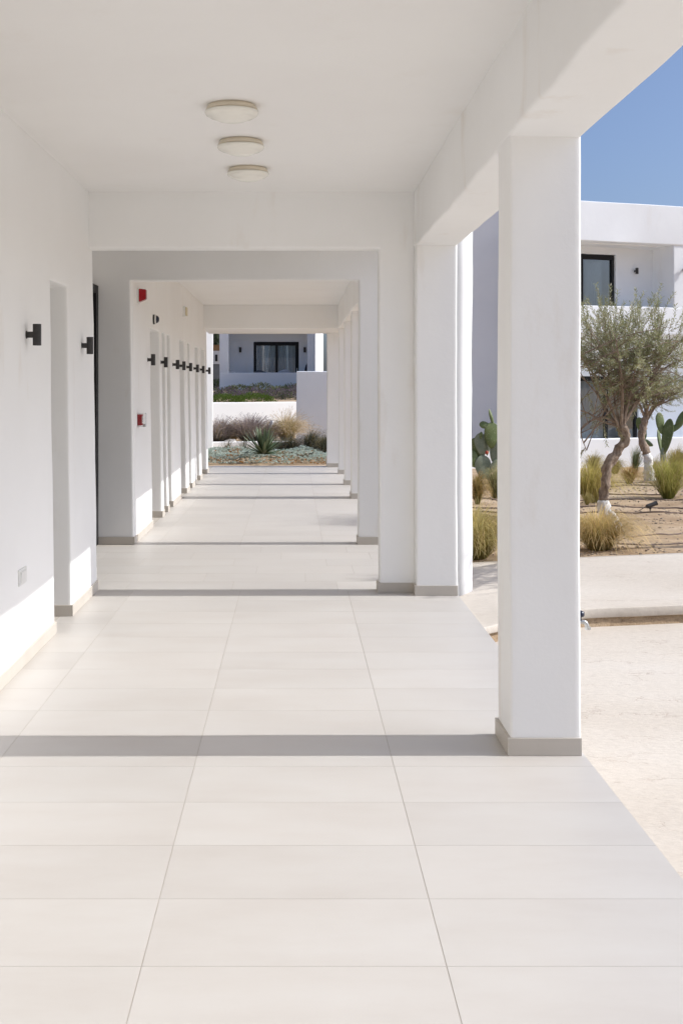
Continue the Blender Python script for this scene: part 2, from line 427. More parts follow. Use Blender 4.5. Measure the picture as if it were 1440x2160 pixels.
# raised walkway: slab with overhanging lip on a rough recessed riser
FE = [(1.199, 7.36), (1.27, 7.42), (1.55, 7.64), (1.95, 7.88), (2.7, 8.03), (4.5, 8.3), (9, 8.9), (40, 11)]
def front_edge(x):
    for (a, ya), (b, yb) in zip(FE, FE[1:]):
        if x <= b: return ya + (yb - ya) * (x - a) / (b - a)
    return FE[-1][1]
bm = bmesh.new()
xs = rng_steps((1.199, 6, 0.06), (6, 40, 2.0)); nv = 26
top = []
for x in xs:
    f, bk = front_edge(x) + noise.noise(Vector((x * 3, 0, 5))) * 0.02, back_edge(x) + noise.noise(Vector((x * 2, 9, 5))) * 0.03
    prof = [(f + 0.03, -0.062), (f + 0.004, -0.060), (f + .001, -0.055), (f, 0.000), (f + 0.003, 0.0055), (f + .008, .0078), (f + 0.018, 0.008)]
    prof += [(f + 0.018 + (bk - f - 0.018) * k / nv, 0.008 + noise.noise(Vector((x, f + (bk - f) * k / nv, 2)) * 1.1) * 0.008) for k in range(1, nv + 1)]
    prof += [(bk + 0.004, -0.12)]
    top.append([bm.verts.new((x, y, z - 0.022 * (1 - sst(1.2, 1.5, x)) if z > -.01 else z)) for y, z in prof])
for a, b in zip(top, top[1:]):
    for i in range(len(a) - 1): bm.faces.new((a[i], b[i], b[i + 1], a[i + 1]))
bmesh.ops.recalc_face_normals(bm, faces=bm.faces[:])
walk = struct(obj('walkway', bm, M['concrete'], smooth=True))
bm = bmesh.new(); top = []
for x in xs:
    f = front_edge(x) + 0.012
    prof = [(f + 0.02, -0.055)] + [(f + 0.02 - 0.03 * k / 4 + noise.noise(Vector((x * 9, k, 3))) * 0.008, -0.055 - 0.02 * k) for k in range(1, 5)]
    top.append([bm.verts.new((x, y, z)) for y, z in prof])
for a, b in zip(top, top[1:]):
    for i in range(len(a) - 1): bm.faces.new((a[i], b[i], b[i + 1], a[i + 1]))
obj('riser', bm, M['sand'], walk, smooth=True)

# ------------------------------------------------------------------ tiled corridor floor, each tile a piece
floor = struct(boxobj('floor', (-2.2, 1.196, -9.0, 22.38, -0.45, -0.0013), M['grout']))
tile_cache = {}
def tile(x0, x1, y0, y1):
    lx, ly = round(x1 - x0 - 0.0026, 4), round(y1 - y0 - 0.0013, 4)
    if lx < 0.03 or ly < 0.03: return
    if (lx, ly) not in tile_cache:
        bm = bmesh.new(); box(bm, -lx / 2, lx / 2, -ly / 2, ly / 2, -0.010, 0.0)
        me = bpy.data.meshes.new('tile'); bm.to_mesh(me); bm.free(); me.materials.append(M['tile']); tile_cache[(lx, ly)] = me
    o = bpy.data.objects.new('tile', tile_cache[(lx, ly)]); link(o, floor)
    o.location = ((x0 + x1) / 2, (y0 + y1) / 2, 0)
rt = random.Random(5)
y = 4.233 - 0.4 * 9
rowi = 0
while y < 22.36:
    y1 = min(y + 0.4, 22.38)
    mid = (y + y1) / 2
    xl = -1.90 if 8.68 < mid < 11.2 else -1.55
    if mid < 8.68: cuts = [-1.2, -0.4, 0.4]
    elif mid < 11.2:
        off = [0.09, -0.31, 0.28, -0.115, 0.49, 0.02, 0.33][rowi % 7]; cuts = [off + 0.8 * k for k in range(-3, 3)]
    else: cuts = [-1.32, -0.52, 0.28, 1.08]
    cuts = [xl] + [c for c in cuts if xl + 0.05 < c < 1.15] + [1.2]
    for a, b in zip(cuts, cuts[1:]): tile(a, b, y, y1)
    y = y1; rowi += 1

# ================================================================== ARCADE BUILDING
arc = T('arcade_building', 'white plastered arcade with square columns running along the tiled walkway', 'building')
ZC, ZB = 2.965, 2.555
Wp = M['plaster']
# left wall, near section, with the tall niche
lw = slab('corridor_wall', 'x', -9.0, 8.68, -0.02, 3.05, -2.375, -1.475, Wp, arc, holes=[(7.145, 7.675, -0.02, 2.185), (1.6, 2.4, -0.02, 2.185), (-3.2, -2.4, -0.02, 2.185)])
# left wall, far section
OPEN = [(12.6, 13.5), (13.73, 14.09), (14.27, 14.7), (15.84, 16.57), (17.04, 17.46), (18.3, 18.95), (19.4, 20.34)]
lw2 = slab('corridor_wall', 'x', 11.25, 20.8, -0.02, 3.05, -2.44, -1.54, Wp, arc, holes=[(a, b, -0.02, 2.17) for a, b in OPEN])
# body of the building behind
boxobj('building_core', (-7.0, -2.37, -9.0, 8.66, -0.3, 3.2), Wp, arc)
boxobj('building_core', (-7.0, -1.98, 8.66, 11.2, -0.3, 3.2), Wp, arc)
boxobj('building_core', (-7.0, -2.43, 11.2, 20.78, -0.3, 3.2), Wp, arc)
# ceiling
cl = slab('ceiling', 'z', -2.1, 1.15, -9.0, 11.3, ZC, 3.25, M['ceiling'], arc, step=0.4, bev=0)
slab('ceiling', 'z', -2.1, 1.02, 11.31, 22.25, ZC - 0.001, 3.25, M['ceiling'], arc, step=0.4, bev=0)
boxobj('roof', (-7.0, 1.10, -9.0, 11.3, 3.24, 3.5), Wp, arc)
boxobj('roof', (-7.0, 1.0, 11.3, 22.25, 3.24, 3.5), Wp, arc)
# eave beams
slab('eave_beam', 'x', -9.0, 8.70, ZB, 3.7, 0.886, 1.188, Wp, arc, bev=0.014, step=0.10, amp=1.6, extra=0.011)
slab('eave_beam', 'x', 8.705, 11.30, ZC - 0.02, 3.7, 0.9, 1.18, Wp, arc, bev=0.014, amp=1.5)
slab('eave_beam', 'x', 11.31, 22.28, ZB, 3.7, 0.77, 1.05, Wp, arc, bev=0.014, amp=1.3)
def skirt(dims, parent):
    return boxobj('skirting', dims, M['skirting'], parent, 0.0015)
SK, ST = 0.074, 0.010
def column(x0, x1, y0, y1, sk='fi'):
    c = slab('column', 'y', x0, x1, -0.02, ZB + 0.10, y0, y1, Wp, arc, bev=0.012)
    if 'f' in sk: skirt((x0 - ST if 'i' in sk else x0, x1 + 0.001, y0 - ST, y0 + 0.008, 0.0005, SK), c)
    if 'i' in sk: skirt((x0 - ST, x0 + 0.008, y0 + 0.0085, y1 + ST, 0.0005, SK), c)
    return c
for yy in (-6.22, -2.56, 1.10): column(0.890, 1.184, yy, yy + 0.29)
column(0.890, 1.184, 4.771, 5.058)
c2 = column(0.890, 1.19, 8.428, 8.70)
for ya, yb in ((15.75, 16.10), (17.98, 18.21), (20.27, 20.50)): column(0.785, 1.045, ya, yb)
column(0.63, 1.045, 22.0, 22.27)
# sun-facing splayed return behind the second column and its low painted kerb
bm = bmesh.new()
pts = [(1.185, 8.45), (1.338, 8.66), (1.338, 8.70), (1.10, 8.70)]
zs = [-0.3 + 0.15 * k for k in range(24)]
rings = [[bm.verts.new(wob(Vector((px_, py_, z)), 2.2)) for px_, py_ in pts] for z in zs]
for a, b in zip(rings, rings[1:]):
    for i in range(4): bm.faces.new((a[i], a[(i + 1) % 4], b[(i + 1) % 4], b[i]))
bm.faces.new(rings[-1]); bmesh.ops.recalc_face_normals(bm, faces=bm.faces[:])
es = [e for e in bm.edges if len(e.link_faces) == 2 and e.calc_face_angle(0) > R(30) and abs(e.verts[0].co.z - e.verts[1].co.z) > 0.1]
bmesh.ops.bevel(bm, geom=es, offset=0.02, segments=3, affect='EDGES')
bt = obj('splayed_return', bm, Wp, arc, smooth=True)
# cross frames
f1 = slab('cross_frame', 'y', -1.60, 0.895, -0.02, 3.02, 8.552, 8.69, Wp, arc, holes=[(-1.60, 0.628, -0.02, 2.545)], bev=0.016)
skirt((0.618, 0.880, 8.542, 8.558, 0.0005, SK), f1); skirt((0.618, 0.634, 8.5585, 8.70, 0.0005, SK), f1)
f2 = slab('cross_frame', 'y', -1.97, 1.18, -0.02, 3.02, 11.167, 11.345, Wp, arc, holes=[(-1.546, 0.622, -0.02, 2.558)], bev=0.014)
skirt((-1.90, -1.536, 11.157, 11.175, 0.0005, SK), f2); skirt((-1.552, -1.536, 11.1755, 11.36, 0.0005, SK), f2)
skirt((0.612, 1.0, 11.157, 11.175, 0.0005, SK), f2); skirt((0.612, 0.63, 11.1755, 11.355, 0.0005, SK), f2)
slab('cross_frame', 'y', -1.60, 0.79, ZB - 0.002, 3.02, 20.25, 22.24, Wp, arc, bev=0.014)
# skirting along the left walls, with returns into the recesses
def wall_skirts(parent, x, segs, deep):
    for a, b, ret in segs:
        skirt((x - 0.008, x + ST, a - (ST if ret else 0), b, 0.0005, SK), parent)
        if ret: skirt((x - deep, x - 0.0085, a - ST, a + 0.008, 0.0005, SK), parent)
wall_skirts(lw, -1.475, [(2.41, 7.145, True), (7.675, 8.69, True)], 0.80)
prev = 11.361; segs = []
for a, b in OPEN: segs.append((prev, a, prev > 11.4)); prev = b
segs.append((prev, 20.81, True)); wall_skirts(lw2, -1.54, segs, 0.80)
# doors at the back of the recesses
def recess_door(x, a, b, z):
    d = boxobj('door', (x - 0.02, x + 0.02, a + 0.004, b - 0.004, 0.004, z), M['whiteplastic'], arc, 0.003)
    w_ = b - a
    boxobj('door_panel', (x + 0.0201, x + 0.028, a + 0.12 * w_, b - 0.12 * w_, 0.25, 1.05), M['whiteplastic'], d, 0.003)
    boxobj('door_panel', (x + 0.0201, x + 0.028, a + 0.12 * w_, b - 0.12 * w_, 1.2, z - 0.2), M['whiteplastic'], d, 0.003)
    bm = bmesh.new(); tube(bm, [(x + 0.02, b - 0.06 * w_, 1.0), (x + 0.06, b - 0.06 * w_, 1.0), (x + 0.062, b - 0.06 * w_ - 0.05, 1.0)], 0.007); obj('handle', bm, M['metal'], d)
recess_door(-2.30, 7.145, 7.675, 2.18); recess_door(-2.30, 1.6, 2.4, 2.18)
for a, b in OPEN: recess_door(-2.36, a, b, 2.16)
# black glazed door in the deep bay between the two frames
gd = bpy.data.objects.new('glazed_door', None); link(gd, arc); gd['label'] = 'black framed glazed door in the bay between the two frames'
X0 = -1.975
for ya, yb in ((8.75, 8.83), (9.90, 9.98), (11.03, 11.155)): boxobj('door_frame', (X0, -1.885, ya, yb, 0.002, 2.50), M['darkframe'], gd, 0.003)
boxobj('door_frame', (X0 + 0.002, -1.887, 8.83, 11.03, 2.42, 2.498), M['darkframe'], gd, 0.003)
boxobj('door_frame', (X0 + 0.002, -1.887, 8.83, 11.03, 0.002, 0.10), M['darkframe'], gd, 0.003)
for ya, yb in ((8.83, 9.90), (9.98, 11.03)): boxobj('pane', (X0 + 0.03, X0 + 0.036, ya, yb, 0.10, 2.42), M['glass'], gd)
bm = bmesh.new(); tube(bm, [(-1.89, 10.2, 0.95), (-1.85, 10.2, 0.97), (-1.85, 10.2, 1.15), (-1.89, 10.2, 1.17)], 0.011); obj('handle', bm, M['darkframe'], gd)

# ------------------------------------------------------------------ ceiling lamps
def lamp(x, y, label):
    t = T('ceiling_lamp', label, 'lamp', (x, y, ZC - 0.001), 'round ceiling lamps')
    bm = bmesh.new(); lathe(bm, [(0, 0), (0.118, 0), (0.124, -0.005), (0.134, -0.026), (0.128, -0.030), (0, -0.030)], 48); obj('lamp_base', bm, M['lampring'], t, True)
    bm = bmesh.new(); lathe(bm, [(0.126, -0.0305), (0.138, -0.033), (0.1385, -0.040), (0.133, -0.049), (0.115, -0.060), (0.105, -0.0615), (0.098, -0.066), (0.07, -0.078), (0.035, -0.085), (0, -0.087)], 48)
    obj('lamp_shade', bm, M['lampglass'], t, True)
lamp(-0.318, 5.92, 'round cream ceiling lamp nearest the camera, largest of the three')
lamp(-0.311, 6.77, 'round cream ceiling lamp in the middle of the three')
lamp(-0.303, 7.62, 'round cream ceiling lamp nearest the cross beam, smallest of the three')

# ------------------------------------------------------------------ black wall sconces
def wallx(y, z): return (-1.475 if y < 8.7 else -1.54) - 0.0145 * z
def sconce(y, label, z=1.815):
    x = wallx(y, z)
    t = T('wall_sconce', label, 'wall lamp', (x, y, z), 'black wall sconces in the arcade')
    bm = bmesh.new(); tube(bm, [(-0.012, 0, 0), (0.006, 0, 0)], 0.022, 20); obj('wall_plate', bm, M['black'], t, True)
    bm = bmesh.new(); box(bm, 0.009, 0.05, -0.017, 0.017, -0.017, 0.017, 0.003); obj('arm', bm, M['black'], t)
    bm = bmesh.new(); lathe(bm, [(0.0, 0.052), (0.019, 0.052), (0.020, 0.060), (0.0235, 0.060), (0.0235, -0.060), (0.020, -0.060), (0.019, -0.052), (0, -0.052)], 24, (0.062, 0, 0)); obj('lamp_body', bm, M['black'], t)
    bm = bmesh.new(); lathe(bm, [(0, -0.0525), (0.012, -0.0525), (0.012, -0.056), (0, -0.057)], 12, (0.062, 0, 0)); obj('lens', bm, M['lampglass'], t)
sconce(6.48, 'black cylinder wall sconce left of the tall niche, nearest the camera')
sconce(8.16, 'black cylinder wall sconce between the tall niche and the black glazed door')
for y_, l_ in ((12.36, 'black wall sconce just beneath the black dome camera'), (13.58, 'black wall sconce, second in the row beyond the dome camera'),
               (14.95, 'black wall sconce, third in the row beyond the dome camera'), (15.81, 'black wall sconce, fourth in the row beyond the dome camera'),
               (16.85, 'black wall sconce, fifth in the row beyond the dome camera'), (18.05, 'black wall sconce, third from the far end of the row'),
               (19.2, 'black wall sconce, second from the far end of the row'), (20.57, 'farthest black wall sconce, at the corridor end opening')): sconce(y_, l_)

# red fire alarm beacon
y_, z_ = 11.62, 2.44; x = wallx(y_, z_)
t = T('fire_beacon', 'red fire alarm beacon high on the wall past the grey frame', 'alarm', (x, y_, z_))
bm = bmesh.new(); box(bm, -0.01, 0.022, -0.06, 0.06, -0.075, 0.075, 0.004); obj('back_plate', bm, M['whiteplastic'], t)
bm = bmesh.new(); r = box(bm, 0.0221, 0.095, -0.052, 0.052, -0.066, 0.07, 0)
for v in bm.verts:
    if v.co.x > 0.05: v.co.z *= 0.72; v.co.y *= 0.8; v.co.z += 0.012
bmesh.ops.bevel(bm, geom=bm.edges[:], offset=0.006, segments=2, affect='EDGES'); obj('lens', bm, M['redlens'], t)
# dome camera
y_, z_ = 12.92, 2.28; x = wallx(y_, z_)
t = T('dome_camera', 'small black dome security camera on the left wall', 'camera', (x, y_, z_))
bm = bmesh.new(); tube(bm, [(-0.012, 0, 0), (0.022, 0, 0)], 0.055, 24); obj('mount_ring', bm, M['black'], t)
bm = bmesh.new(); lathe(bm, [(0.046, 0), (0.044, 0.018), (0.036, 0.034), (0.02, 0.045), (0, 0.048)], 24); o = obj('dome', bm, M['bluecap'], t, True); o.rotation_euler = (0, R(90), 0); o.location = (0.0215, 0, 0)
bm = bmesh.new(); lathe(bm, [(0.055, 0), (0.055, 0.012), (0.047, 0.014), (0.047, 0)], 24); o = obj('trim_ring', bm, M['whiteplastic'], t, True); o.rotation_euler = (0, R(90), 0); o.location = (0.0222, 0, 0)
# beige box
y_, z_ = 16.5, 2.60; x = wallx(y_, z_)
t = T('junction_box', 'small beige box high on the left wall near the corridor end', 'box', (x, y_, z_))
bm = bmesh.new(); box(bm, -0.012, 0.035, -0.10, 0.10, -0.075, 0.075, 0.005); obj('casing', bm, M['whiteplastic'], t)
bm = bmesh.new(); box(bm, 0.0351, 0.055, -0.08, 0.08, -0.06, 0.06, 0.005); obj('cover', bm, M['beigeplastic'], t)
# fire call point
y_, z_ = 11.55, 1.195; x = wallx(y_, z_)
t = T('fire_call_point', 'red manual fire call point with clear cover on the left wall', 'alarm', (x, y_, z_))
bm = bmesh.new(); box(bm, -0.012, 0.045, -0.052, 0.052, -0.055, 0.055, 0.005); o = obj('casing', bm, M['red'], t)
bm = bmesh.new(); box(bm, 0.0451, 0.047, -0.042, 0.042, -0.034, 0.034); lb = obj('press_plate', bm, M['whiteplastic'], t)
for k, (wa, hh) in enumerate(((0.024, 0.018), (0.016, 0.006), (0.020, -0.016))):
    boxobj('printed_mark', (0.0472, 0.0478, -wa, wa, hh - 0.003, hh + 0.003), M['ink'], lb)
bm = bmesh.new(); box(bm, -0.004, 0.078, -0.06, 0.06, -0.068, 0.068, 0.004)
bmesh.ops.delete(bm, geom=[f for f in bm.faces if f.calc_center_median().x < 0.0], context='FACES'); obj('clear_cover', bm, M['clear'], t)
bm = bmesh.new(); box(bm, 0.0485, 0.074, -0.004, 0.004, -0.070, -0.040, 0.002); obj('hinge_strip', bm, M['whiteplastic'], t)
# blank socket cover low on the wall
y_, z_ = 6.3, 0.49; x = wallx(y_, z_)
t = T('socket_cover', 'white blank socket cover low on the left wall', 'socket', (x, y_, z_))
bm = bmesh.new(); box(bm, -0.01, 0.009, -0.085, 0.085, -0.044, 0.044, 0.004); obj('frame', bm, M['whiteplastic'], t)
bm = bmesh.new(); box(bm, 0.0091, 0.013, -0.06, 0.06, -0.030, 0.030, 0.002); obj('cover', bm, M['whiteplastic'], t)

# garden tap on the outer face of the first column
t = T('garden_tap', 'grey garden tap with dark cap on the outside of the first column', 'tap', (1.187, 4.92, 0.53))
bm = bmesh.new(); tube(bm, smooth_path([(-0.01, 0, -0.008), (0.03, 0, -0.008), (0.052, 0, -0.012), (0.062, 0, -0.035)], 4), 0.009, 10); obj('spout', bm, M['metal'], t, True)
bm = bmesh.new(); tube(bm, [(0.062, 0, -0.030), (0.062, 0, -0.042)], 0.013, 12); obj('nozzle', bm, M['metal'], t)
bm = bmesh.new(); lathe(bm, [(0, -0.004), (0.008, -0.004), (0.008, 0.012), (0.017, 0.014), (0.021, 0.022), (0.019, 0.034), (0.008, 0.039), (0, 0.039)], 16, (0.028, 0, 0)); obj('cap', bm, M['bluecap'], t, True)

# ================================================================== PLANTS
class LeafMesh:
    def __init__(s): s.v = []; s.f = []; s.c = []
    def strip(s, pts, widths, side, cols):
        b = len(s.v)
        for p, w_, c in zip(pts, widths, cols):
            s.v += [p - side * w_, p + side * w_]; s.c += [c, c]
        for i in range(len(pts) - 1): s.f.append((b + 2 * i, b + 2 * i + 1, b + 2 * i + 3, b + 2 * i + 2))
    def leaf(s, p, d, n, L, W, c):
        side = d.cross(n)
        if side.length < 1e-4: side = d.orthogonal()
        side.normalize(); up = side.cross(d) * (W * 0.5)
        b = len(s.v)
        s.v += [p, p + d * L * 0.5 + side * W + up, p + d * L, p + d * L * 0.5 - side * W + up]; s.c += [c] * 4
        s.f += [(b, b + 1, b + 2), (b, b + 2, b + 3)]
    def build(s, name, m, parent=None, smooth=False):
        me = bpy.data.meshes.new(name); me.from_pydata([tuple(p) for p in s.v], [], s.f)
        at = me.color_attributes.new('Col', 'FLOAT_COLOR', 'POINT')
        at.data.foreach_set('color', [q for c in s.c for q in (c[0], c[1], c[2], 1.0)])
        me.materials.append(m); me.validate()
        if smooth: me.polygons.foreach_set('use_smooth', [True] * len(me.polygons))
        return link(bpy.data.objects.new(name, me), parent)
def vary(rg, c, a=0.25):
    k = 1 + rg.uniform(-a, a); return (c[0] * k * (1 + rg.uniform(-.06, .06)), c[1] * k, c[2] * k * (1 + rg.uniform(-.08, .08)))
def lerp3(a, b, t): return tuple(x + (y - x) * t for x, y in zip(a, b))
def rdir(rg):
    while True:
        v = Vector((rg.uniform(-1, 1), rg.uniform(-1, 1), rg.uniform(-1, 1)))
        if 0.05 < v.length < 1: return v.normalized()

def olive(label, base, path, rads, wash, cc, cr, seed, n_sec=60, n_twig=900, extra=(), top_sprays=14, leafL=0.052):
    """path/cc in world coordinates"""
    rg = random.Random(seed); base = Vector(base)
    t = T('olive_tree', label, 'tree', base, 'olive trees in the sandy bed')
    L = lambda p: Vector(p) - base
    pth = smooth_path([L(p) for p in path], 7)
    rr = []
    for i in range(len(pth)):
        f = i / (len(pth) - 1) * (len(rads) - 1); k = min(int(f), len(rads) - 2); rr.append(rads[k] + (rads[k + 1] - rads[k]) * (f - k))
    k = max(2, min(range(len(pth)), key=lambda i: abs(pth[i].z - wash)))
    bm = bmesh.new(); tube(bm, pth[k:], rr[k:], 16, True, 0.75)
    top = pth[-1]; cc = L(cc); cr = Vector(cr)
    limbs = []
    for i in range(7):
        a = 2 * math.pi * i / 7 + rg.uniform(-.4, .4); u = rg.uniform(0.35, 0.7)
        e = cc + Vector((math.cos(a) * cr.x * u, math.sin(a) * cr.y * u, rg.uniform(-.25, .35) * cr.z))
        m_ = top.lerp(e, 0.45) + Vector((rg.uniform(-.08, .08), rg.uniform(-.08, .08), -0.05 + 0.12 * rg.random())) * cr.x
        pl = smooth_path([top - Vector((0, 0, rads[-1] * rg.uniform(0.3, 2.5))), m_, e], 6); limbs.append(pl)
        tube(bm, pl, [rads[-1] * (0.44 - 0.36 * q / (len(pl) - 1)) for q in range(len(pl))], 7, True, 0.4)
    for e in extra:
        pl = smooth_path([top] + [L(q) for q in e], 5); limbs.append(pl)
        tube(bm, pl, [rads[-1] * (0.36 - 0.30 * q / (len(pl) - 1)) for q in range(len(pl))], 7, True, 0.4)
    sec = list(limbs)
    for i in range(n_sec):
        pl = rg.choice(limbs); s0 = pl[int(len(pl) * rg.uniform(0.35, 0.98))]
        d = rdir(rg); rad = rg.uniform(0.55, 0.98)
        e = cc + Vector((d.x * cr.x, d.y * cr.y, d.z * cr.z)) * rad
        if rg.random() < .5: e = e.lerp(s0, 0.35)
        m_ = s0.lerp(e, 0.5) + Vector((0, 0, rg.uniform(0, .12) * cr.z)) + rdir(rg) * 0.06 * cr.x
        q = smooth_path([s0, m_, e], 4); sec.append(q)
        r0 = rads[-1] * rg.uniform(.10, .2); tube(bm, q, [r0 * (1 - .75 * j / (len(q) - 1)) for j in range(len(q))], 5, False)
    lm = LeafMesh(); tw = bmesh.new()
    def twig(s0, d, ln):
        n = 5; pts = [s0.copy()]; dd = d.copy()
        for j in range(n):
            dd = (dd + Vector((0, 0, 0.06)) + rdir(rg) * 0.2).normalized(); pts.append(pts[-1] + dd * ln / n)
        tube(tw, pts, [0.0032 - 0.0022 * j / n for j in range(n + 1)], 3, False)
        nl = max(5, int(ln / 0.019)); ph = rg.uniform(0, 6.28)
        hue = rg.random()
        for j in range(nl):
            f = (j + 0.6) / nl * n; k_ = min(int(f), n - 1); p = pts[k_].lerp(pts[k_ + 1], f - k_); ax = (pts[k_ + 1] - pts[k_]).normalized()
            o1 = ax.orthogonal().normalized(); o2 = ax.cross(o1); ph += 1.57 + rg.uniform(-.3, .3)
            for sgn in (1, -1):
                rad = (o1 * math.cos(ph) + o2 * math.sin(ph)) * sgn
                d_ = (ax * rg.uniform(.6, 1.1) + rad * rg.uniform(.6, 1)).normalized()
                c = lerp3((0.22, 0.23, 0.10), (0.42, 0.425, 0.25), rg.random() * .75 + hue * .25)
                if rg.random() < .16: c = (0.54, 0.53, 0.40)
                lm.leaf(p, d_, (ax + rdir(rg) * .5).normalized(), leafL * rg.uniform(.7, 1.15), leafL * 0.105 * rg.uniform(.85, 1.2), vary(rg, c, .2))
    for i in range(n_twig):
        q = rg.choice(sec); f = rg.uniform(.3, 1) * (len(q) - 1); k_ = min(int(f), len(q) - 2); s0 = q[k_].lerp(q[k_ + 1], f - k_)
        if s0.z < cc.z - .30 * cr.z and rg.random() < .72: continue
        out = (s0 - cc); out = Vector((out.x / cr.x, out.y / cr.y, out.z / cr.z))
        d = (out * 0.9 + rdir(rg) * 0.75 + Vector((0, 0, 0.35))).normalized()
        twig(s0, d, rg.uniform(.14, .36) * min(1.0, cr.x))
    for i in range(top_sprays):
        a = rg.uniform(0, 6.28); u = rg.uniform(.1, .8)
        s0 = cc + Vector((math.cos(a) * u * cr.x, math.sin(a) * u * cr.y, cr.z * rg.uniform(.35, .75)))
        d = (Vector((math.cos(a) * .9 * u, math.sin(a) * .9 * u, 1)) + rdir(rg) * .3).normalized()
        twig(s0, d, rg.uniform(.22, .48) * min(1.0, cr.x))
    tr = obj('trunk', bm, M['bark'], t, True)
    bm = bmesh.new(); tube(bm, pth[:k + 1], [r * 1.03 for r in rr[:k + 1]], 16, True, 0.75)
    return t, tr, bm, lm, tw, base

def finish_olive(pack, roots=()):
    t, tr, bm, lm, tw, base = pack
    for r_ in roots:
        tube(bm, smooth_path([Vector(q) - base for q, _ in r_], 4), [r_[0][1] + (r_[-1][1] - r_[0][1]) * i / (4 * (len(r_) - 1)) for i in range(4 * (len(r_) - 1) + 1)], 9, True, .4)
    o = obj('trunk_base', bm, M['limewash'], t, True); o['label'] = 'lime washed white foot of the trunk'
    cr_ = lm.build('crown', M['leaf'], t); obj('twigs', tw, M['bark'], cr_)['kind'] = 'stuff'

Y1 = 13.1; Pq = lambda px, py, dy=0.0: P(px, py, Y1 + dy)
bz = Pq(1290, 1122); bz.z = G(bz.x, Y1) - 0.01
tr1 = olive('olive tree with bent trunk and white painted foot, nearest behind the first column', bz,
      [Pq(1290, 1125), Pq(1278, 1092), Pq(1272, 1060), Pq(1275, 1022), Pq(1280, 985), Pq(1303, 950, .04), Pq(1320, 922, .03), Pq(1308, 898)],
      [0.064, 0.058, 0.055, 0.053, 0.052, 0.050, 0.052, 0.052], 0.37, Pq(1322, 748), (1.05, 0.85, 0.50), 11, n_sec=150, n_twig=820,
      extra=[[Pq(1272, 890), Pq(1232, 868), Pq(1190, 862)], [Pq(1268, 880), Pq(1225, 905), Pq(1236, 950)], [Pq(1318, 850), Pq(1330, 800)], [Pq(1296, 850), Pq(1290, 790)], [Pq(1345, 850), Pq(1385, 790)]], top_sprays=55)
finish_olive(tr1, [[(Pq(1280, 1075), .034), (Pq(1297, 1092, -.05), .03), (Pq(1313, 1122, -.08), .018)]])
Y2 = 26.3; Pq = lambda px, py, dy=0.0: P(px, py, Y2 + dy)
bz = Pq(1367, 1018); bz.z = G(bz.x, Y2) - 0.01
tr2 = olive('slimmer olive tree farther back in front of the prickly pear and villa wall', bz,
      [Pq(1368, 1020), Pq(1368, 992), Pq(1364, 962), Pq(1352, 925), Pq(1357, 895), Pq(1362, 876)], [0.12, 0.10, 0.085, 0.08, 0.078, 0.08], 0.62,
      Pq(1385, 828), (1.0, 0.8, 0.50), 23, n_sec=70, n_twig=430, top_sprays=8, leafL=0.06)
finish_olive(tr2)
# ---- feather grasses
def grass(name, label, cat, p, h, spread, n, base_c, tip_c, seed, group=None, droop=1.0, width=0.0022, plume=None, seg=6, r0=0.25):
    rg = random.Random(seed); t = T(name, label, cat, p, group); lm = LeafMesh()
    n = int(n * 1.7); width *= 1.25; h *= 1.22
    for i in range(n):
        a = rg.uniform(0, 6.283); u = math.sqrt(rg.random()); L = h * rg.uniform(.5, 1.25)
        s0 = Vector((math.cos(a), math.sin(a), 0)) * spread * r0 * .55 * u; s0.z = -0.02
        reach = spread * (0.10 + .55 * u + .5 * u * u) * rg.uniform(.5, 1.3); hz = L * (1 - .30 * u * droop); wgt = min(1.0, (.25 + .75 * u) * droop * rg.uniform(.6, 1.1)); pk_ = .80 - .27 * u; ex = 1.6 - .65 * u
        a2 = a + rg.uniform(-.5, .5); wind = 0.16 * h * rg.uniform(.3, 1.3); pts = []
        for j in range(seg + 1):
            f_ = j / seg; zz = f_ + (1 - ((f_ - pk_) / pk_) ** 2 - f_) * wgt
            aa = a + (a2 - a) * f_
            q = s0 + Vector((math.cos(aa) * reach * f_ ** ex + wind * f_ * f_, math.sin(aa) * reach * f_ ** ex, hz * zz))
            q.z = max(q.z, -0.02 if j == 0 else 0.012); pts.append(q)
        side = Vector((-math.sin(a + rg.uniform(-1, 1)), math.cos(a), rg.uniform(-.3, .3))).normalized()
        c0, c1 = vary(rg, base_c, .3), vary(rg, tip_c, .25)
        if rg.random() < .12: c0 = c1 = vary(rg, (0.46, 0.34, 0.17), .2)
        lm.strip(pts, [width * (1 - .72 * j / seg) for j in range(seg + 1)], side, [lerp3(c0, c1, (j / seg) ** 1.2) for j in range(seg + 1)])
        if plume and rg.random() < plume[0]:
            e = pts[-1]; dd = (pts[-1] - pts[-2]).normalized()
            for k in range(9):
                pp = e + dd * (k * plume[1] / 9); lm.leaf(pp, (dd + rdir(rg) * .55).normalized(), rdir(rg), plume[1] * .28, plume[1] * .028, vary(rg, plume[2], .25))
    lm.build('blades', M['blade'], t)
    return t
GB, GT = (0.32, 0.285, 0.08), (0.44, 0.34, 0.15)
def gpos(px, Y): x = (px - 620) * Y / F; return Vector((x, Y, G(x, Y)))
FG = 'feather grass tufts in the sandy bed'
grass('feather_grass', 'large blond feather grass tuft at the walkway edge before the olive trunk', 'grass', gpos(1262, 10.95), 0.36, 0.46, 1000, (0.36, 0.29, 0.085), (0.82, 0.63, 0.32), 1, FG)
grass('feather_grass', 'arching feather grass tuft in the gap between the first two columns at the walkway edge', 'grass', gpos(1002, 10.42), 0.42, 0.52, 1000, GB, (0.72, 0.60, 0.28), 2, FG)
grass('feather_grass', 'green feather grass tuft just left of the bent olive trunk', 'grass', gpos(1246, 18.2), 0.60, 0.55, 620, GB, (0.62, 0.52, 0.18), 3, FG, width=.003)
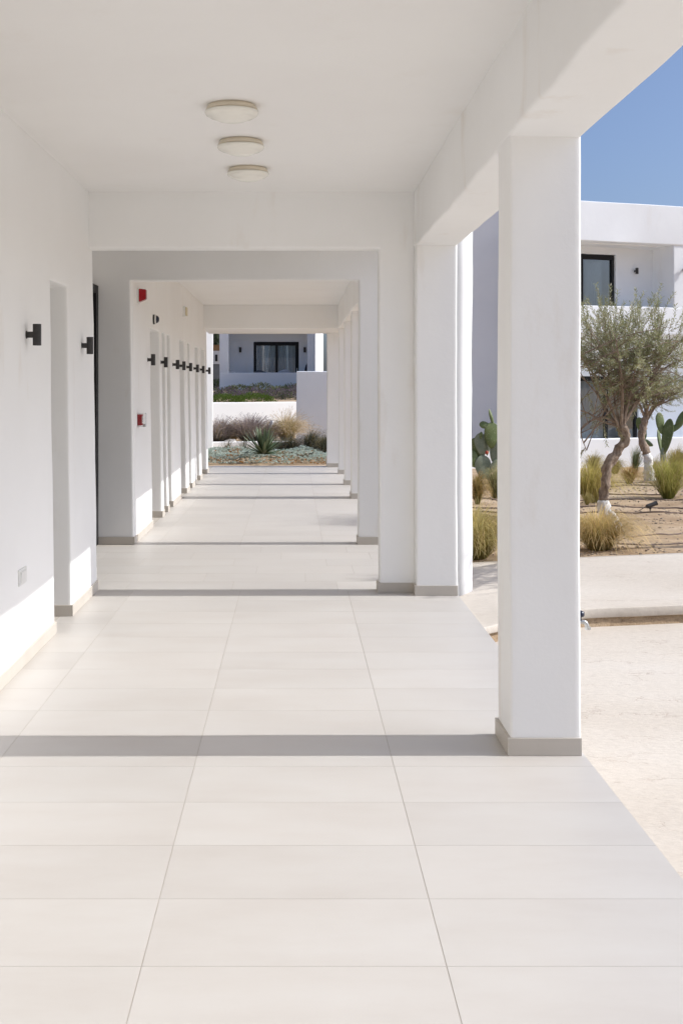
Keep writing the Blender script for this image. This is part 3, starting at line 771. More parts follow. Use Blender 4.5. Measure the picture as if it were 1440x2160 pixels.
grass('feather_grass', 'big rounded green feather grass tuft right of the second olive trunk', 'grass', gpos(1408, 19.6), 0.62, 0.56, 700, (0.23, 0.25, 0.06), (0.58, 0.52, 0.16), 4, FG, width=.003)
grass('feather_grass', 'small orange feather grass tuft between the two olive trunks', 'grass', gpos(1326, 24.6), 0.36, 0.30, 420, (0.22, 0.16, 0.05), (0.52, 0.33, 0.12), 5, FG, width=.003)
grass('feather_grass', 'pale feather grass tuft before the villa garden wall at the right edge', 'grass', gpos(1425, 30.5), 0.62, 0.52, 460, GB, (0.42, 0.34, 0.14), 6, FG, width=.004)
grass('feather_grass', 'short green and orange tuft left of the cactus foot, between the columns', 'grass', gpos(1006, 18.0), 0.42, 0.17, 360, (0.16, 0.17, 0.05), (0.42, 0.28, 0.10), 7, FG, width=.003)
grass('feather_grass', 'pale green feather grass tuft under the cactus between the columns', 'grass', gpos(1046, 19.6), 0.50, 0.36, 520, (0.15, 0.17, 0.06), (0.42, 0.38, 0.20), 8, FG, width=.003)
grass('feather_grass', 'little young tuft in front of the green feather grass', 'grass', gpos(1237, 17.6), 0.20, 0.09, 140, GB, (0.44, 0.38, 0.17), 9, FG, width=.0025)
grass('feather_grass', 'thin upright green tuft against the villa garden wall', 'grass', gpos(1338, 31.0), 0.60, 0.22, 160, (0.10, 0.13, 0.06), (0.22, 0.24, 0.12), 10, FG, width=.005, droop=.4)
grass('feather_grass', 'blond tuft before the villa garden wall, left of the thin green tuft', 'grass', gpos(1296, 30.5), 0.40, 0.34, 300, GB, (0.44, 0.36, 0.16), 12, FG, width=.004)
grass('feather_grass', 'ochre tuft close behind the whitewashed foot of the second olive', 'grass', gpos(1380, 28.5), 0.42, 0.34, 260, GB, (0.44, 0.36, 0.16), 13, FG, width=.004)
grass('feather_grass', 'ochre tuft at the foot of the villa garden wall behind the first column edge', 'grass', gpos(1250, 31.5), 0.48, 0.42, 300, GB, (0.44, 0.36, 0.16), 14, FG, width=.004)

# olive tree beyond the right edge of the picture, shading the walkway between the columns
b3 = Vector((4.65, 11.7, G(4.65, 11.7) - 0.01))
pk = olive('olive tree outside the right edge whose shadow dapples the walkway', b3,
      [b3, b3 + Vector((-.02, -.2, .5)), b3 + Vector((-.15, -.65, 1.1)), b3 + Vector((-.2, -1.2, 1.7))], [0.10, 0.075, 0.065, 0.06], .3,
      Vector((4.15, 9.0, 2.35)), (0.62, 0.78, .46), 31, n_sec=45, n_twig=300, top_sprays=4)
finish_olive(pk)

# ---- prickly pears
def pad(bm_or_none, t, base, d, face, L, W, m, th=0.028):
    d = Vector(d).normalized(); n = Vector(face); n = (n - d * n.dot(d)).normalized(); s = d.cross(n)
    bm = bmesh.new(); bmesh.ops.create_uvsphere(bm, u_segments=18, v_segments=12, radius=1)
    for v in bm.verts:
        q = v.co.copy(); f = (q.z + 1) / 2
        wdt = W * (0.62 + 0.55 * f) * (1.0 if f < .75 else 1.0 - (f - .75) * .45)
        v.co = Vector(base) + d * (L * (f * 1.0 - 0.02)) + s * q.x * wdt + n * q.y * th * (1.2 - .4 * f)
        v.co += n * (noise.noise(v.co * 5) * .018)
    return obj('pad', bm, m, t, True)
def cactus(label, base, pads, fruits=()):
    base = Vector(base); t = T('prickly_pear', label, 'cactus', base, 'prickly pear cacti')
    for b, d, fc, L, W, mk in pads: pad(None, t, Vector(b) - base, d, fc, L, W, M[mk])
    for f in fruits:
        bm = bmesh.new(); bmesh.ops.create_uvsphere(bm, u_segments=10, v_segments=8, radius=0.045)
        for v in bm.verts: v.co = v.co * (1 if v.co.z < 0 else 0.85) + Vector(f) - base
        obj('fruit', bm, M['fruit'], t, True)
    return t
YC = 27.2; q = lambda px, py, dy=0.0: P(px, py, YC + dy)
cb = q(1024, 1012); cb.z = G(cb.x, YC) - 0.03
cactus('prickly pear with orange fruit in the gap between the first two columns', cb, [
    (q(1022, 1014), (-.12, 0, 1), (.2, -1, 0), .62, .22, 'cactusgrey'), (q(1010, 968, .1), (-.25, .1, 1), (-.5, -1, 0), .52, .20, 'cactus'),
    (q(1018, 962, .05), (-.15, 0, 1), (.1, -1, .1), .56, .17, 'cactusgrey'), (q(1026, 960, .12), (.05, .1, 1), (.9, -.7, 0), .66, .19, 'cactusgrey'),
    (q(1040, 975, .02), (.25, 0, 1), (-.3, -1, 0), .60, .18, 'cactusgrey'), (q(1036, 945, 0), (.02, 0, 1), (.25, -1, 0), .62, .21, 'cactus'),
    (q(1036, 900, 0), (-.95, 0, .22), (0, -1, .4), .30, .10, 'cactus'), (q(1040, 898, .02), (-.25, 0, 1), (.7, -.7, 0), .42, .055, 'cactus'),
    (q(1012, 928, .05), (.15, 0, 1), (.4, -1, 0), .20, .055, 'cactus'), (q(1032, 998, -.05), (.6, -.1, 1), (.6, -1, 0), .38, .11, 'cactusgrey'),
    (q(1052, 950, .1), (.4, 0, 1), (-.4, -1, 0), .55, .2, 'cactus'), (q(1005, 985, 0), (-.5, 0, .8), (.2, -1, 0), .45, .18, 'cactus')],
    [q(1026, 954, -.12)])
YC = 31.3
cb = q(1403, 986); cb.z = G(cb.x, YC) - 0.03
cactus('tall prickly pear with slanting pads behind the second olive trunk', cb, [
    (q(1398, 990), (-.02, 0, 1), (.2, -1, 0), .60, .10, 'cactusgrey'), (q(1399, 958), (.18, 0, 1), (-.5, -1, 0), 1.0, .16, 'cactus'),
    (q(1396, 962, .1), (-.15, .1, 1), (.8, -.6, 0), .75, .14, 'cactus'), (q(1360, 925, .1), (-.32, .05, 1), (-.4, -1, 0), .62, .13, 'cactus'),
    (q(1376, 940, .1), (-.75, 0, .35), (0, -1, .3), .40, .10, 'cactus'), (q(1394, 915, .05), (-.12, 0, 1), (.4, -1, 0), .60, .15, 'cactus'),
    (q(1408, 915, 0), (.72, 0, .6), (-.2, -1, .3), .55, .09, 'cactus'), (q(1424, 898, 0), (.6, 0, .8), (-.3, -1, .2), .52, .11, 'cactus')], [])
cb = q(1432, 992); cb.z = G(cb.x, YC) - 0.03
cactus('little prickly pear with one round pad at the right picture edge', cb, [(q(1434, 988), (0, 0, 1), (.2, -1, 0), .32, .12, 'cactus'), (q(1432, 971), (.05, 0, 1), (.1, -1, 0), .24, .11, 'cactus')])

# ---- drip hoses
def hose(label, pts, r=0.011, seed=0):
    out = []
    for p in smooth_path([Vector((x, y, 0)) for x, y in pts], 14):
        yy = p.y + noise.noise(Vector((p.x * 1.1, seed * 7.3, 0))) * 0.10 + noise.noise(Vector((p.x * 4, seed * 3.3, 1))) * 0.025
        q_ = Vector((p.x, yy, 0)); z = G(p.x, yy) + noise.noise(q_ * 0.8) * 0.035 + noise.noise(q_ * 3.3) * 0.018 + noise.noise(q_ * 9) * 0.007
        out.append((p.x, yy, z + r * 0.55))
    r *= .75; bm = bmesh.new(); tube(bm, out, r, 8)
    o = obj('irrigation_hose', bm, M['hose'], None, True); tag(o, label, 'hose', 'drip hoses on the sand')
hose('rusty brown drip hose nearest the walkway, right of the blond tuft', [(3.2, 11.45), (3.7, 11.5), (4.4, 11.85), (5.6, 12.0)], .012, 1)
hose('rusty brown drip hose, second from the walkway', [(3.55, 12.35), (4.1, 12.6), (4.8, 12.95), (6.2, 12.8)], .012, 2)
hose('dark drip hose running past the spotlight', [(2.0, 16.2), (3.4, 16.1), (4.6, 15.95), (5.4, 15.9), (7.0, 16.0)], .016, 3)
hose('dark drip hose close behind the spotlight hose', [(2.0, 17.1), (3.6, 17.0), (5.2, 17.0), (7.2, 16.8)], .016, 4)
hose('dark drip hose in front of the big green tuft', [(3.2, 18.7), (4.4, 18.8), (5.4, 19.2), (6.8, 19.0)], .018, 5)
hose('dark drip hose between the tufts, farther back', [(4.6, 20.2), (5.4, 20.4), (6.6, 20.3)], .018, 6)
hose('thin dark drip hose at the foot of the second olive', [(5.8, 23.3), (6.6, 23.4), (7.6, 23.6)], .02, 7)
hose('faint drip hose far back by the orange tuft', [(5.6, 25.4), (6.8, 25.2), (7.8, 25.5)], .02, 8)
hose('thin hose on the sand in the gap between the columns', [(2.0, 15.2), (2.5, 15.35), (3.0, 15.1), (3.5, 15.3)], .013, 9)

# ---- loose stones and clods (too many to count)
rg = random.Random(77); bm = bmesh.new(); bmesh.ops.create_icosphere(bm, subdivisions=1, radius=1)
tv = [v.co.copy() for v in bm.verts]; tf = [[v.index for v in f.verts] for f in bm.faces]; bm.free(); pv, pf = [], []
for i in range(5200):
    x = rg.uniform(1.4, 8); y = back_edge(x) + 0.1 + rg.random() ** 1.8 * 14; r = (.003 + .018 * rg.random() ** 2.5) * (1 + (y - 10) * .05)
    q_ = Vector((x, y, 0)); z = G(x, y) + noise.noise(q_ * 0.8) * 0.035 + noise.noise(q_ * 3.3) * 0.018 + noise.noise(q_ * 9) * 0.007
    m4 = Matrix.Translation((x, y, z + r * .2)) @ Matrix.Rotation(rg.uniform(0, 6), 4, 'Z') @ Matrix.Diagonal((r, r * rg.uniform(.6, 1), r * rg.uniform(.4, .8), 1))
    b0 = len(pv); pv += [tuple(m4 @ v) for v in tv]; pf += [[k + b0 for k in f] for f in tf]
me = bpy.data.meshes.new('pebbles'); me.from_pydata(pv, [], pf); me.materials.append(M['stone']); o = link(bpy.data.objects.new('pebbles', me))
o['kind'] = 'stuff'; o['label'] = 'loose pebbles and clods scattered over the sandy soil'

# ---- black ground spotlight
sp = gpos(1370, 16.2)
t = T('garden_spotlight', 'black garden spotlight on a stake pointing up to the right', 'spotlight', sp)
bm = bmesh.new(); tube(bm, [(0, 0, -.05), (0, 0, .05)], .007, 8); obj('stake', bm, M['black'], t)
bm = bmesh.new(); box(bm, -.012, .012, -.024, .024, .04, .075, .003); obj('bracket', bm, M['black'], t)
bm = bmesh.new(); lathe(bm, [(0, -.075), (.026, -.075), (.030, -.06), (.030, .07), (.033, .072), (.033, .085), (.028, .085), (.027, .076), (0, .076)], 18); o = obj('lamp_head', bm, M['black'], t); o.location = (0.018, 0, .10); o.rotation_euler = (0, R(72), R(10))
bm = bmesh.new(); lathe(bm, [(0, .0765), (.026, .0765), (.026, .079), (0, .0795)], 18); o = obj('lens', bm, M['metal'], t); o.location = (0.018, 0, .10); o.rotation_euler = (0, R(72), R(10))
bm = bmesh.new(); tube(bm, smooth_path([(-.05, 0, .085), (-.10, .01, .05), (-.16, .02, .012), (-.24, .0, .006)], 5), .004, 6); obj('cable', bm, M['black'], t)

# ================================================================== RIGHT VILLA
vil = T('villa', 'two storey white villa with balcony beyond the olive trees', 'building', (0, 0, 0))
TH = R(19); VO = Vector((8.0, 36.64, 0)); U = Vector((math.cos(TH), math.sin(TH), 0)); N = Vector((-math.sin(TH), math.cos(TH), 0))
vx = lambda p: VO + U * p.x + N * p.y + Vector((0, 0, p.z))       # villa local (along, inward, up) -> world
Mv = M['villa']; VS = dict(step=1.0, bev=0.03, xf=vx, amp=2.0)
def vslab(name, u0, u1, d0, d1, z0, z1, m=Mv, parent=vil, holes=()): return slab(name, 'y', u0, u1, z0, z1, d0, d1, m, parent, holes=holes, **VS)
vslab('parapet', -0.3, 14, 0, .5, 6.23, 7.52)
vslab('balcony_parapet', -0.3, 14, 0.02, .42, 3.27, 4.16)
vslab('pillar', 4.83, 5.6, 0.04, 1.3, 4.1, 6.3); vslab('pillar', -0.3, 0.2, 0.04, 1.3, 4.1, 6.3); vslab('pillar', 9.5, 10.2, 0.04, 1.3, 4.1, 6.3)
vslab('pillar', 10.2, 11, 0.04, 1.6, -1.1, 3.3); vslab('pillar', -0.3, 0.2, 0.04, 1.6, -1.1, 3.3)
bw = vslab('upper_wall', -0.3, 14, 1.18, 1.45, 3.2, 6.5, holes=[(0.9, 3.37, 3.2, 5.97)])
lwv = vslab('lower_wall', -0.3, 14, 1.62, 1.9, -1.1, 3.5, holes=[(1.0, 4.60, -1.1, 1.9)])
vslab('ceiling', -0.3, 14, 0.45, 6, 6.20, 7.0); vslab('floor_slab', -0.3, 14, 0.4, 6, 3.05, 3.5)
vslab('terrace_slab', -0.3, 14, -1.2, 6, -1.3, -0.86)
vslab('rear_wall', -0.3, 14, 4.6, 5.0, -1.1, 6.5); 
vslab('end_wall', 13.6, 14, 0.1, 5, -1.1, 6.5); vslab('end_wall', -0.7, -0.3, 0.1, 5, -1.1, 6.5)
# projecting shaded wing
slab('wing', 'y', 4.4, 8.6, -1.3, 8.2, 37.5, 44.0, Mv, vil, step=1.2, bev=.03, amp=2.0)
def vbox(name, u0, u1, d0, d1, z0, z1, m, parent, bev=0.0):
    bm = bmesh.new(); box(bm, u0, u1, d0, d1, z0, z1, bev)
    for v in bm.verts: v.co = vx(v.co)
    return obj(name, bm, m, parent)
def curtain(name, u0, u1, d, z0, z1, m, parent, waves=9, amp=.04):
    bm = bmesh.new(); n = waves * 8; rows = []
    for j, z in enumerate((z0, (z0 + z1) / 2, z1)):
        rows.append([bm.verts.new(vx(Vector((u0 + (u1 - u0) * i / n, d + amp * math.sin(i / n * waves * 6.283 + j * .4), z)))) for i in range(n + 1)])
    for a, b in zip(rows, rows[1:]):
        for i in range(n): bm.faces.new((a[i], a[i + 1], b[i + 1], b[i]))
    return obj(name, bm, m, parent, True)
def vwindow(u0, u1, z0, z1, d, label, mull):
    o = bpy.data.objects.new('sliding_door', None); link(o, vil); o['label'] = label
    fr = .09
    vbox('frame', u0, u0 + fr, d - .06, d + .06, z0, z1, M['darkframe'], o); vbox('frame', u1 - fr, u1, d - .06, d + .06, z0, z1, M['darkframe'], o)
    vbox('frame', u0 + fr, u1 - fr, d - .06, d + .06, z1 - fr * 1.6, z1, M['darkframe'], o); vbox('frame', u0 + fr, u1 - fr, d - .06, d + .06, z0, z0 + fr, M['darkframe'], o)
    for q_ in mull: vbox('mullion', q_ - .06, q_ + .06, d - .055, d + .055, z0 + fr, z1 - fr * 1.6, M['darkframe'], o)
    e = [u0 + fr] + [x for q_ in mull for x in (q_ - .06, q_ + .06)] + [u1 - fr]
    for a, b in zip(e[0::2], e[1::2]): vbox('pane', a, b, d - .006, d + .006, z0 + fr, z1 - fr * 1.6, M['glass'], o)
    return o
wd = vwindow(0.92, 3.35, 3.2, 5.95, 1.32, 'anthracite sliding door behind the balcony', [2.1])
curtain('curtain', 2.55, 3.2, 1.75, 3.5, 5.8, M['curtain'], wd)
wd = vwindow(1.02, 4.58, -0.86, 1.88, 1.76, 'ground floor sliding door with pale curtain', [2.1, 3.36])
curtain('curtain', 1.15, 3.28, 1.95, -0.85, 1.8, M['curtain'], wd, 11)
# low garden wall of the villa
gw = slab('garden_wall', 'y', -3.5, 16, -1.4, -0.06, -1.5, -1.2, Mv, None, step=1.0, bev=.03, xf=vx, amp=2.0)
tag(gw, 'low white garden wall in front of the villa terrace', 'wall')
def vsconce(u, d, z, label):
    t = T('wall_sconce', label, 'wall lamp', vx(Vector((u, d, z))), 'black sconces on the villas', TH)
    bm = bmesh.new(); box(bm, -.03, .03, -.02, .02, -.03, .03, .004); obj('wall_plate', bm, M['black'], t)
    bm = bmesh.new(); box(bm, -.02, .02, -.07, -.0201, -.02, .02); obj('arm', bm, M['black'], t)
    bm = bmesh.new(); lathe(bm, [(0, .1), (.05, .1), (.05, -.1), (0, -.1)], 16, (0, -.10, 0)); obj('lamp_body', bm, M['black'], t)
vsconce(4.13, 1.165, 5.45, 'small black sconce on the balcony wall of the right villa')
vsconce(5.22, 0.03, 5.43, 'small black sconce on the balcony pillar at the right picture edge')
# terrace chair
def chair(label, loc, rz, m, s=1.0, group='terrace chairs'):
    t = T('terrace_chair', label, 'chair', loc, group, rz)
    bm = bmesh.new(); rows = []
    for j in range(7):
        f = j / 6; row = []
        for i in range(9):
            a = (i / 8 - .5) * 2
            row.append(bm.verts.new((a * .27 * (1 - .15 * f) * s, (.20 + .06 * f - .18 * a * a * (1 - .4 * f)) * s, (.45 + .38 * f * (1 - .22 * a * a)) * s)))
        rows.append(row)
    for a, b in zip(rows, rows[1:]):
        for i in range(8): bm.faces.new((a[i], a[i + 1], b[i + 1], b[i]))
    o = obj('backrest', bm, m, t, True); md = o.modifiers.new('thick', 'SOLIDIFY'); md.thickness = .02
    bm = bmesh.new(); box(bm, -.25 * s, .25 * s, -.22 * s, .21 * s, .42 * s, .455 * s, .012); obj('seat', bm, m, t)
    for sx in (-1, 1):
        for sy in (-1, 1):
            bm = bmesh.new(); tube(bm, [(sx * .17 * s, sy * .15 * s, .42 * s), (sx * .23 * s, sy * .21 * s, 0)], .014, 8); obj('leg', bm, m, t)
cp = vx(Vector((5.3, -0.35, -0.86))); chair('grey shell chair on the villa terrace at the right picture edge', cp, TH + R(180), M['chairwhite'], 1.1)

# ================================================================== GARDEN AT THE CORRIDOR END
# white wall continuing beyond the corridor on the left
# terrace walls
A1, B1 = Vector((-3.4, 26.6, 0)), Vector((0.02, 27.45, 0))
def rotslab(name, A, B, th, z0, z1, label, step=.4):
    d = (B - A); Ln = d.length; d.normalize(); n = Vector((-d.y, d.x, 0))
    o = slab(name, 'y', 0, Ln, z0, z1, 0, th, Wp, None, step=step, bev=.02, amp=1.5, xf=lambda p: A + d * p.x + n * p.y + Vector((0, 0, p.z)))
    return tag(o, label, 'wall')
rotslab('retaining_wall', A1, B1, .25, -.2, .246, 'low white retaining wall right behind the silver ground cover')
A2, B2 = P(452, 849, 30.0), P(627, 847, 31.2); A2.z = B2.z = 0
d2 = (B2 - A2).normalized(); rotslab('retaining_wall', A2 - d2 * 2.6, B2, .25, .0, 1.126, 'higher white retaining wall behind the lavender and blond grasses')
rotslab('garden_wall', Vector((-2.75, 26.22, 0)), Vector((-1.86, 26.6, 0)), .3, -.2, 4.6, 'tall white wall just outside the corridor end on the left')
# shaded block
sb = slab('garden_wall', 'y', 0, 1.6, -.2, 1.932, 0, .25, Mv, None, step=.5, bev=.02, xf=lambda p: Vector((0.0608, 29.5, 0)) + Matrix.Rotation(R(-2.5), 3, 'Z') @ p)
tag(sb, 'plain shaded block wall on the right behind the dark fountain grass', 'wall')
# soil terraces
def soil(name, pts, seed):
    bm = bmesh.new(); n = 24
    (p00, p10, p11, p01) = [Vector(p) for p in pts]; rows = []
    for j in range(n + 1):
        a, b = p00.lerp(p01, j / n), p10.lerp(p11, j / n)
        row = []
        for i in range(n + 1):
            p = a.lerp(b, i / n); p.z += noise.noise(Vector((p.x * 1.3, p.y * 1.3, seed))) * .03; row.append(bm.verts.new(p))
        rows.append(row)
    for a, b in zip(rows, rows[1:]):
        for i in range(n): bm.faces.new((a[i], a[i + 1], b[i + 1], b[i]))
    return struct(obj(name, bm, M['sand'], None, True))
soil('terrace_soil', [(-3.6, 26.75, .19), (0.05, 27.6, .19), (0.05, 32.5, .22), (-3.6, 29.4, .22)], 3)
n2 = Vector((-d2.y, d2.x, 0))
soil('terrace_soil', [A2 - d2 * 2.6 + n2 * .12 + Vector((0, 0, 1.07)), B2 + d2 * 1.6 + n2 * .12 + Vector((0, 0, 1.07)), (4, 47.8, 1.40), (-7, 47.8, 1.40)], 8)
# silver ground cover
rg = random.Random(4); lm = LeafMesh()
def cover_h(x, y): return max(0, .12 + .17 * noise.noise(Vector((x * 1.9, y * 1.9, 4))) ) * sst(22.75, 23.5, y + .28 * noise.noise(Vector((x * 2.2, 0, 1))))
for i in range(4200):
    x, y = rg.uniform(-2.0, 1.05), rg.uniform(22.75, 26.6); h = cover_h(x, y)
    if h < .02 or ((x + .65) ** 2 + (y - 23.6) ** 2 < .16): continue
    dry = noise.noise(Vector((x * 1.9, y * 2.5, 11))) > (.22 if y > 23.45 else -.05)
    z = h * (rg.uniform(.75, 1.05) if rg.random() < .75 else rg.uniform(.1, .7)); p = Vector((x, y, z - .01))
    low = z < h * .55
    for k in range(7):
        a = rg.uniform(0, 6.28); d = Vector((math.cos(a), math.sin(a), rg.uniform(.25, 1.3))).normalized()
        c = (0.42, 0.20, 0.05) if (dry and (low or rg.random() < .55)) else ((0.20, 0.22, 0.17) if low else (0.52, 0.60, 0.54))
        lm.leaf(p, d, Vector((0, 0, 1)), rg.uniform(.03, .055), rg.uniform(.007, .012), vary(rg, c, .25))
o = lm.build('silver_ground_cover', M['leaf']); o['kind'] = 'stuff'; o['label'] = 'silver grey ground cover with orange dry patches at the corridor end'
# yucca
yp = Vector((-.63, 23.6, 0.10)); t = T('yucca', 'spiky dark green yucca in the silver ground cover', 'plant', yp)
rg = random.Random(9); proto = []
for i in range(80):
    a = rg.uniform(0, 6.28); el = rg.uniform(.0, 1.35) if i > 12 else rg.uniform(1.1, 1.55); L = rg.uniform(.50, .62) * (1 if el > .4 else .9)
    d = Vector((math.cos(a) * math.cos(el), math.sin(a) * math.cos(el), math.sin(el))); side = Vector((-math.sin(a), math.cos(a), 0))
    lm = LeafMesh(); c = vary(rg, (0.05, 0.085, 0.035), .35); c1 = lerp3(c, (0.34, 0.41, 0.27), rg.random()); s0 = Vector((0, 0, .06)) + d * .02
    nrm = side.cross(d)
    pts = [s0 + d * L * f - Vector((0, 0, .03 * f * f * (1.5 - el) * .6)) for f in (0, .3, .65, 1)]
    b0 = len(lm.v)
    for p, w_ in zip(pts, (.018, .029, .021, .001)):
        lm.v += [p - side * w_ + nrm * w_ * .35, p, p + side * w_ + nrm * w_ * .35]; lm.c += [c, lerp3(c, c1, .5), c1]
    for j in range(3):
        for k in range(2): lm.f.append((b0 + 3 * j + k, b0 + 3 * j + k + 1, b0 + 3 * j + k + 4, b0 + 3 * j + k + 3))
    lm.build('leaf', M['yucca'], t)
# dark fountain grasses
FGd = 'dark fountain grasses at the corridor end'
for i, (px, Y, hh, lab) in enumerate(((655, 26.3, .46, 'dark green fountain grass before the shaded block wall'), (682, 25.7, .40, 'dark fountain grass at the right pilaster of the corridor end'),
                                  (612, 26.5, .34, 'thin dark fountain grass right of the yucca'), (585, 26.6, .26, 'small grey fountain grass close behind the yucca'))):
    x = (px - 620) * Y / F
    grass('fountain_grass', lab, 'grass', Vector((x, Y, 0)), hh, .34, 520, (0.05, 0.058, 0.028), (0.12, 0.118, 0.075), 40 + i, FGd, droop=.9, width=.0035, plume=(.3, .09, (0.26, 0.24, 0.20)))
for i, (px, Y, lab) in enumerate(((478, 26.0, 'sparse dry grass stems left of the yucca'), (515, 26.2, 'sparse dry grass stems between the yucca and the left wall'))):
    grass('fountain_grass', lab, 'grass', Vector(((px - 620) * Y / F, Y, 0)), .36, .3, 40, (0.10, 0.10, 0.06), (0.20, 0.18, 0.13), 60 + i, FGd, droop=1.2, width=.004, plume=(.5, .07, (0.24, 0.22, 0.19)))
# terrace 2 bushes
def tz(px, Y): return Vector(((px - 620) * Y / F, Y, .19))
grass('lavender_bush', 'greyish lavender bush at the left end of the lower terrace', 'bush', tz(462, 27.6), .44, .52, 900, (0.24, 0.21, 0.155), (0.38, 0.31, 0.29), 70, 'lavender bushes on the lower terrace', droop=.25, width=.0045, plume=(.25, .07, (0.16, 0.11, 0.15)), r0=.3)
grass('lavender_bush', 'dark lavender bush in the middle of the lower terrace', 'bush', tz(524, 27.75), .48, .56, 1100, (0.15, 0.13, 0.095), (0.37, 0.30, 0.28), 71, 'lavender bushes on the lower terrace', droop=.25, width=.0045, plume=(.25, .08, (0.14, 0.10, 0.13)), r0=.3)
grass('lavender_bush', 'low grey bush in front of the blond grasses', 'bush', tz(560, 27.7), .24, .30, 420, (0.12, 0.10, 0.08), (0.26, 0.21, 0.19), 72, 'lavender bushes on the lower terrace', droop=.3, width=.0045, r0=.4)
BG = 'blond grasses on the lower terrace'
grass('blond_grass', 'large blond plumed grass on the lower terrace beside the shaded block', 'grass', tz(604, 28.4), .52, .50, 900, (0.36, 0.32, 0.13), (0.74, 0.60, 0.38), 73, BG, droop=.5, width=.004, plume=(.3, .14, (0.62, 0.52, 0.38)))
grass('blond_grass', 'yellow tuft between the dark lavender and the large blond grass', 'grass', tz(568, 28.4), .40, .42, 600, (0.30, 0.23, 0.06), (0.56, 0.42, 0.20), 74, BG, droop=.5, width=.004)
grass('blond_grass', 'small ochre tuft between the two lavender bushes', 'grass', tz(491, 28.6), .42, .34, 300, (0.30, 0.21, 0.06), (0.54, 0.40, 0.18), 75, BG, droop=.5, width=.004)
# boulder
bm = bmesh.new(); bmesh.ops.create_icosphere(bm, subdivisions=3, radius=1)
for v in bm.verts: v.co = Vector((v.co.x * .16, v.co.y * .12, v.co.z * .08)) * (1 + .3 * noise.noise(v.co * 1.7))
o = obj('boulder', bm, M['whitestone'], None, True, tz(487, 27.25) + Vector((0, 0, .03))); tag(o, 'small pale boulder between the lavender bushes', 'rock')
# pale path light tilting in the lavender
t = T('path_light', 'pale cylindrical path light leaning out of the lavender', 'lamp', tz(552, 28.1)); t.rotation_euler = (0, R(28), 0)
bm = bmesh.new(); tube(bm, [(0, 0, -.05), (0, 0, .40)], .012, 8); obj('pole', bm, M['metal'], t)
bm = bmesh.new(); lathe(bm, [(0, .38), (.03, .39), (.042, .42), (.042, .55), (.03, .58), (0, .585)], 16); obj('lamp_head', bm, M['whiteplastic'], t, True)
# terrace 3 planting
def bush(name, label, cat, p, r, n, c, seed, group, L=.06, flower=None):
    rg = random.Random(seed); t = T(name, label, cat, p, group); lm = LeafMesh(); r = Vector(r)
    for i in range(n):
        d = rdir(rg); d.z = abs(d.z); k = rg.uniform(.6, 1.0) * (1 + .25 * noise.noise(d * 2.3 + Vector((seed, 0, 0))))
        q_ = Vector((d.x * r.x, d.y * r.y, d.z * r.z)) * k
        dd = (d + rdir(rg) * .7 + Vector((0, 0, .4))).normalized(); cc = vary(rg, flower if flower and rg.random() < .5 * max(0, d.z + .3) else c, .35)
        lm.leaf(q_, dd, rdir(rg), L * rg.uniform(.7, 1.3), L * .2, cc)
    bm = bmesh.new()
    for i in range(6):
        d = rdir(rg); tube(bm, [(0, 0, -.03), (d.x * r.x * .6, d.y * r.y * .6, r.z * .6)], [.012, .005], 5)
    obj('stems', bm, M['bark'], t); lm.build('foliage', M['leaf'], t)
def t3(px, py, Y): p = P(px, py, Y); return p
PG = 'purple flowering bushes on the upper terrace'; GG = 'green cushions on the upper terrace'; SG = 'pale shrubs before the villa parapet'
pur = (0.21, 0.155, 0.20); dk = (0.14, 0.165, 0.085)
for px, py, Y, rr_, lab, sd_ in ((478, 839, 35.5, (.55, .4, .32), 'purple bush at the left end of the upper terrace', 1), (505, 842, 35.0, (.45, .4, .22), 'dark purple bush left of centre on the upper terrace', 2),
                            (538, 840, 35.5, (.55, .4, .30), 'purple bush in the middle of the upper terrace', 3), (582, 840, 36.0, (.55, .4, .30), 'purple bush right of centre on the upper terrace', 4), (622, 845, 35.0, (.55, .4, .42), 'dark purple bush against the shaded block', 5)):
    bush('purple_bush', lab, 'bush', t3(px, py, Y), rr_, 1300, dk, sd_, PG, .06, pur)
for px, py, Y, rr_, lab, sd_ in ((473, 849, 32.4, (.62, .4, .22), 'bright green cushion plant above the wall, left one', 11), (537, 848, 33.0, (.62, .4, .24), 'bright green cushion plant above the wall, right one', 12)):
    bush('green_cushion', lab, 'plant', t3(px, py, Y), rr_, 1500, (0.11, 0.17, 0.03), sd_, GG, .055)
for px, py, Y, rr_, lab, sd_ in ((507, 826, 46.5, (.55, .3, .25), 'pale sparse shrub beside the small garden lamp', 21), (551, 826, 46.5, (.6, .3, .34), 'pale green shrub before the parapet in the middle', 22), (590, 827, 46.0, (.55, .3, .22), 'pale green shrub before the parapet, right of the middle one', 23), (622, 828, 42.0, (.5, .3, .32), 'olive green shrub beside the shaded block', 24), (488, 827, 46.5, (.25, .2, .22), 'tiny shrub left of the small garden lamp', 25)):
    bush('pale_shrub', lab, 'shrub', t3(px, py, Y), rr_, 420, (0.20, 0.22, 0.12), sd_, SG, .09)
p_ = t3(491.5, 827, 47.0); t = T('garden_lamp', 'small white globe garden lamp before the parapet of the far villa', 'lamp', p_)
bm = bmesh.new(); tube(bm, [(0, 0, -.05), (0, 0, .10)], .05, 10); obj('post', bm, M['black'], t)
bm = bmesh.new(); lathe(bm, [(0, .09), (.07, .10), (.085, .16), (.075, .25), (.03, .29), (0, .29)], 16); obj('globe', bm, M['whiteplastic'], t, True)

